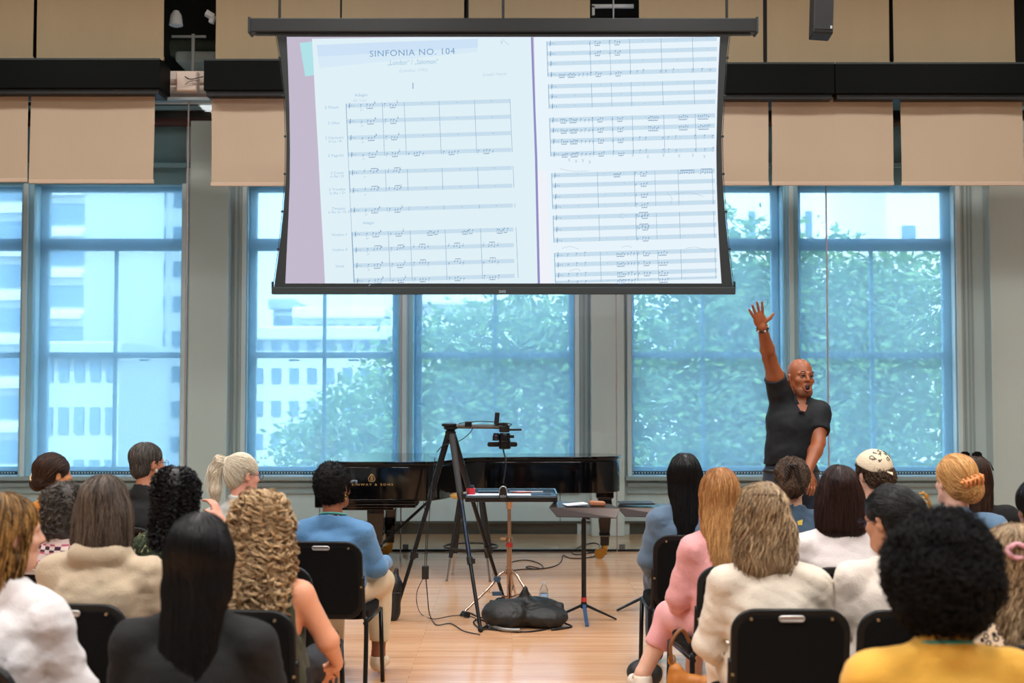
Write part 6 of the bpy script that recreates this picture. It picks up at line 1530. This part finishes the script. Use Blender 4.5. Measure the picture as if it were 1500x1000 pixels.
P = person('woman with shoulder-length black curls in a dark floral top, hand raised to her chin', 262, 683, 6.05, dict(style='curly', len=.24, n=2400, clump=340, cr=.003, mat=HM['black'], wid=.086, flare=.15, thick=.014, topadd=.004, r=.0014, amp=.011, pitch=.03, sl=.14, back=.02, tone=.35, spread=.4, m=26, seedpow=.8), (220, 158, 132), 'floral_top', floral, darkt, yaw=R_(-34), byaw=R_(-10), seed=36, w=.97, sleeve=.35,
    arms=dict(r=[(.27, .14, .76), (.165, .11, 1.00)], hd_r=(-.05, .02, .1), hn_r=(-1, .2, .1), curl=.9), chairlab='black padded chair under the woman with shoulder-length black curls')
P = person('woman with straight greying brown bob in a beige cowl-neck sweater, third row', 155, 695, 4.85, dict(style='bob', len=.15, n=1700, mat=HM['greybrown'], wid=.088, flare=.08, thick=.006, r=.0014, sl=.19, taper=-.02, tone=.35, spread=.45, off=.002, lump=.0012, back=.01), (216, 170, 146), 'beige_sweater', beigek, darkt, yaw=R_(-18), byaw=R_(-6), seed=37, w=1.20, hood=True, fold=.007, chairlab='black padded chair with silver handle under the woman in the beige sweater')
P = person('woman with long blonde ringlets in an olive tank top, third row on the aisle', 384, 716, 4.72, dict(style='curly', len=.33, n=3400, clump=420, cr=.0028, mat=HM['curlblond'], wid=.094, flare=.22, thick=.014, topadd=.004, r=.0015, amp=.012, pitch=.040, sl=.17, back=.045, m=30, taper=.0, tone=.5, spread=.45, off=.006, seedpow=.8), (226, 158, 122), 'tank_top', green, darkt, yaw=R_(-12), byaw=R_(-6), seed=38, w=1.02, sleeve=0, nkz=-.03, arms=dict(r=[(.255, .02, .68), (.24, .22, .56)]), chairlab='black padded chair under the woman with long blonde ringlets')
chair(W(418, 700, 5.86).x, 5.86, R_(-6), 'empty black padded chair between the blonde ringlets and the blue sweatshirt')
P = person('woman with very long straight black hair in a black t-shirt, fourth row', 295, 750, 3.66, dict(style='long', len=.36, n=2200, mat=HM['black'], wid=.088, back=.06, thick=.006, r=.0011, sl=.45, tone=.18, spread=.22, off=.0015, lump=.001, m=20, taper=.05), (206, 156, 128), 'black_tshirt', blackt, jeans, yaw=R_(-10), byaw=R_(-4), seed=39, crease=.001, w=1.12, sleeve=.65, fold=.003, pres=.010, chairlab='black padded chair under the woman in the black t-shirt, at the bottom edge', bodydx=-.03)
CHUSED[-1].location.y -= .09
P = person('woman with highlighted brown hair in a white linen blouse, nearest left', 10, 722, 3.85, dict(style='long', len=.22, n=1700, mat=HM['high'], wid=.076, back=.03, thick=.004, r=.0016, sl=.26, amp=.003, pitch=.15, tone=.35, spread=.7, m=18, ears=True), (222, 168, 140), 'linen_blouse', white_linen, jeans, yaw=R_(-52), byaw=R_(-10), seed=40, w=1.02, sleeve=1.8, fold=.007, pres=.010, chairlab='black padded chair under the woman in the white linen blouse', bodydx=-.0)
# ================================================================ the man speaking
def presenter():
    Y = 7.9; o = Vector((W(1164, 700, Y).x, Y, 0)); on = np.array(o)
    root = thing('person', 'bald man in black polo shirt shouting with one arm raised high', 'person', tuple(o))
    L = lambda px, py, YY=Y: np.array(W(px, py, YY)) - on
    hc = L(1172.5, 552.5, Y - .02); hf = Frame(hc, rotm(0, 0, PI + R_(15)) @ rotm(R_(4), 0, 0) @ rotm(0, R_(-3), 0), 1.0)
    nk = L(1168, 586, Y + .0); chest = L(1166, 622, Y); waist = L(1160, 660, Y + .0); pel = L(1159, 702, Y + .02)
    shR = L(1143, 577, Y - .02); shL = L(1198, 605, Y - .01)
    J = dict(w=1.1, neck=nk, chest=chest, waist=waist, pelvis=pel, sho=[shR, shL], tilt=rotm(0, R_(6), 0))
    elR = L(1127, 524, Y - .16); wrR = L(1116.5, 479, Y - .34); elL = L(1199, 648, Y - .12); wrL = L(1183, 690, Y - .26)
    lo = np.array([-.45, -.62, -.01]); hi = np.array([.36, .34, 2.22])
    F = Field(lo, hi, .0085, fine=(((-.36, .0, .0045) if False else (-.37, .14, .0050)), (-.50, -.0, .0055), (1.52, 2.22, .0050)))
    head_prims(F, hf, mouth=.012)
    F.cap(hf.pt((0, -.02, -.06)), nk + [0, 0, -.03], .056, .064, k=.03)
    # torso
    F.ell(pel, (.165, .12, .13), k=.05).ell(waist, (.155, .11, .16), k=.05).ell(chest, (.180, .125, .165), k=.05)
    def trap(F, g=0.0):
        F.cap(nk + [.02, 0, -.035], shL, .055 + g, .062 + g, k=.04).cap(nk + [-.02, 0, -.03], shR, .055 + g, .060 + g, k=.04)
        F.cap(chest + [.08, 0, .03], shL + [0, 0, -.02], .08 + g, .055 + g, k=.04).cap(chest + [-.08, 0, .03], shR, .085 + g, .058 + g, k=.04)
    trap(F)
    for S_, e, w_ in ((shR, elR, wrR), (shL, elL, wrL)):
        F.cap(S_, S_ + (e - S_) * .5, .058, .054, k=.02).cap(S_ + (e - S_) * .5, e, .054, .042, k=.02).cap(e, e + (w_ - e) * .3, .041, .044, k=.02).cap(e + (w_ - e) * .3, w_, .044, .028, k=.02)
    d = L(1107.5, 452, Y - .38) - wrR
    hand(F, wrR, d, (.05, -1, .12), 1.06, .12, 1, splay=7.5, thumb=.8)
    hand(F, wrL, (.05, -.7, -.9), (-.5, .7, -.5), 1.06, .6, 1)
    hips = [pel + [-.09, 0, -.06], pel + [.09, 0, -.06]]
    kn = [np.array([-.12, -.02, .52]), np.array([.13, -.05, .52])]; an = [np.array([-.15, .02, .09]), np.array([.17, .0, .09])]
    for h_, k_, a_ in zip(hips, kn, an): limb(F, h_, k_, a_, .088, .060, .042, k=.03); F.cap(a_, a_ + [0, -.14, -.05], .038, .028, k=.02)
    body = obj('body', F.mesh('body'), mat('skin_brown', (158, 90, 54), .40, sss=.06, bump=.05, bscale=150, var=.06), root, True)
    # polo shirt
    F2 = Field((-.42, -.34, .98), (.36, .30, 1.80), .0065); g = .015
    F2.ell(pel + [0, 0, .06], (.172, .130, .16), k=.05).ell(waist, (.160 + g, .112 + g, .18), k=.06).ell(chest, (.180 + g, .125 + g, .17), k=.05)
    trap(F2, g * .8)
    for S_, e, t in ((shR, elR, .48), (shL, elL, .62)):
        q = S_ + (e - S_) * t; F2.cap(S_, q, .056 + g, .060 + g * .6, k=.03, end=True)
    F2.wob(.004, 22, 71).wob(.0045, 42, 72, an=(1, .6, .5)).wob(.0015, 100, 73, an=(1, .7, .4))
    zb = float(L(1160, 676).tolist()[2])
    F2.half((0, 0, zb), (.10, 0, -1)); F2.cap(nk + [.012, -.075, -.02], nk + [.018, -.16, -.09], .034, .012, k=.006, op='cut'); F2.cap(nk + [0, 0, .0], hf.pt((0, -.02, -.03)), .066, k=.006, op='cut')
    polo = obj('polo_shirt', F2.mesh('polo_shirt'), mat('polo_black', (5, 12, 18), .75, bump=.12, bscale=200), root, True)
    # collar: two folded leaves round the neck
    Fc = Field(nk - .17, nk + .17, .005)
    Fc.cap(nk + [0, .005, -.045], nk + [.004, -.0, .026], .104, .082, k=0).cap(nk + [0, .005, -.07], hf.pt((0, -.02, -.04)), .070, .068, k=0, op='cut')
    Fc.cap(nk + [.014, -.06, .05], nk + [.018, -.17, -.09], .040, .026, k=.004, op='cut'); Fc.half(nk + [0, 0, .024], (0, .35, 1)).half(nk + [0, 0, -.055], (0, -.35, -1))
    obj('collar', Fc.mesh('collar'), mat('collar_black', (14, 26, 34), .75, bump=.1, bscale=200), polo, True)
    F3 = Field((-.34, -.3, 0.03), (.34, .3, float(pel[2]) + .22), .011)
    F3.ell(pel + [0, 0, .04], (.172, .126, .15), k=.05).ell(pel + [0, 0, -.04], (.186, .148, .14), k=.05)
    for h_, k_, a_ in zip(hips, kn, an): limb(F3, h_, k_, a_, .088, .060, .046, .012, k=.03, upto=1.95)
    F3.wob(.004, 30, 75)
    obj('jeans', F3.mesh('jeans'), MATS['cloth_dark_jeans'] if 'cloth_dark_jeans' in MATS else cloth('dark_jeans', (26, 36, 50)), root, True)
    b = MB(); b.tube([(pel[0] + .168 * math.cos(t * PI / 16), pel[1] + .126 * math.sin(t * PI / 16), pel[2] + .055) for t in range(32)], .015, 6, True); b.build('belt', satin, root, True)
    for a_ in an:
        Fs = Field(a_ + [-.08, -.26, -.10], a_ + [.08, .1, .06], .009); Fs.cap(a_ + [0, .02, -.05], a_ + [0, -.16, -.06], .038, .034, k=.02).cap(a_ + [0, 0, -.04], a_, .046, k=.03, end=True).half(a_ + [0, 0, -.088], (0, 0, -1))
        obj('shoe', Fs.mesh('shoe'), MATS['shoe_dark'], root, True)
    P = lambda *a: Vector([float(v) for v in hf.pt(a)])
    for s in (-1, 1):
        b = MB(); b.sphere(P(s * .031, .0805, .000), .0115, 10); e = b.build('eye', mat('eye_white', (168, 150, 140), .3), root, True)
        b = MB(); b.sphere(P(s * .031 + .0005, .0870, .000), .0072, 8); b.build('iris', mat('iris_dark', (28, 18, 14), .15), e, True)
        b = MB(); b.tube(catmull([P(s * .016, .101, .021), P(s * .030, .100, .028), P(s * .046, .088, .024)], 5), .0030, 6); b.build('eyebrow', mat('brow_dark', (34, 22, 18), .8), root, True)
        b = MB(); b.tube(catmull([P(s * .017, .090, .002), P(s * .031, .0945, .0085), P(s * .045, .084, .002)], 5), .0034, 6); b.build('eyelid', mat('skin_lid', (120, 70, 46), .5), root, True)
    b = MB(); b.sphere(P(0, .0795, -.074), .0215, 8, (1, 1, 1)); b.build('mouth', mat('mouth_dark', (30, 8, 8), .6), root, True)
    b = MB(); b.tube([P(.0225 * math.cos(t * PI / 12), .0985 - .007 * abs(math.cos(t * PI / 12)), -.073 + .0225 * math.sin(t * PI / 12)) for t in range(24)], .0042, 6, True); b.build('lips', mat('lip_brown', (150, 84, 72), .45), root, True)
    b = MB(); b.tube([P(x, .0955 - 9 * x * x, -.057 + .0 * x) for x in (-.012, -.006, 0, .006, .012)], .0022, 6); b.build('teeth', MATS['eye_white'], root, True)
    Fb = Field(hf.o - .17, hf.o + .17, .0055); head_prims(Fb, hf, mouth=.012); Fb.F -= .0016
    Fb.half(hf.pt((0, 0, -.070)), hf.R @ np.array([0, .15, 1.0])); Fb.half(hf.pt((0, .035, -.09)), hf.R @ np.array([0, -1.0, -.35])); Fb.ell((0, .100, -.072), (.030, .05, .024), fr=hf, k=.004, op='cut')
    obj('beard', Fb.mesh('beard'), mat('stubble', (128, 78, 52), .75, bump=.3, bscale=400), root, True)
    # bracelet and small microphone
    dn = Vector(wrR - elR).normalized(); u = dn.orthogonal().normalized(); v = dn.cross(u); c = Vector(wrR) - dn * .012
    for k in range(14):
        a = 2 * PI * k / 14; b = MB(); b.sphere(c + (u * math.cos(a) + v * math.sin(a)) * .034, .0078, 5); b.build('bracelet_bead', mat('bead_black', (16, 14, 14), .3) if k % 3 else mat('bead_pale', (190, 180, 170), .4), root, True)
    b = MB(); q = Vector(nk + [.005, -.13, -.075]); b.box(q, (.028, .012, .012), (0, .3, 0)); b.sphere(q + Vector((-.02, -.004, .004)), .009, 6); b.build('clip_microphone', satin, root)
    return root
presenter()
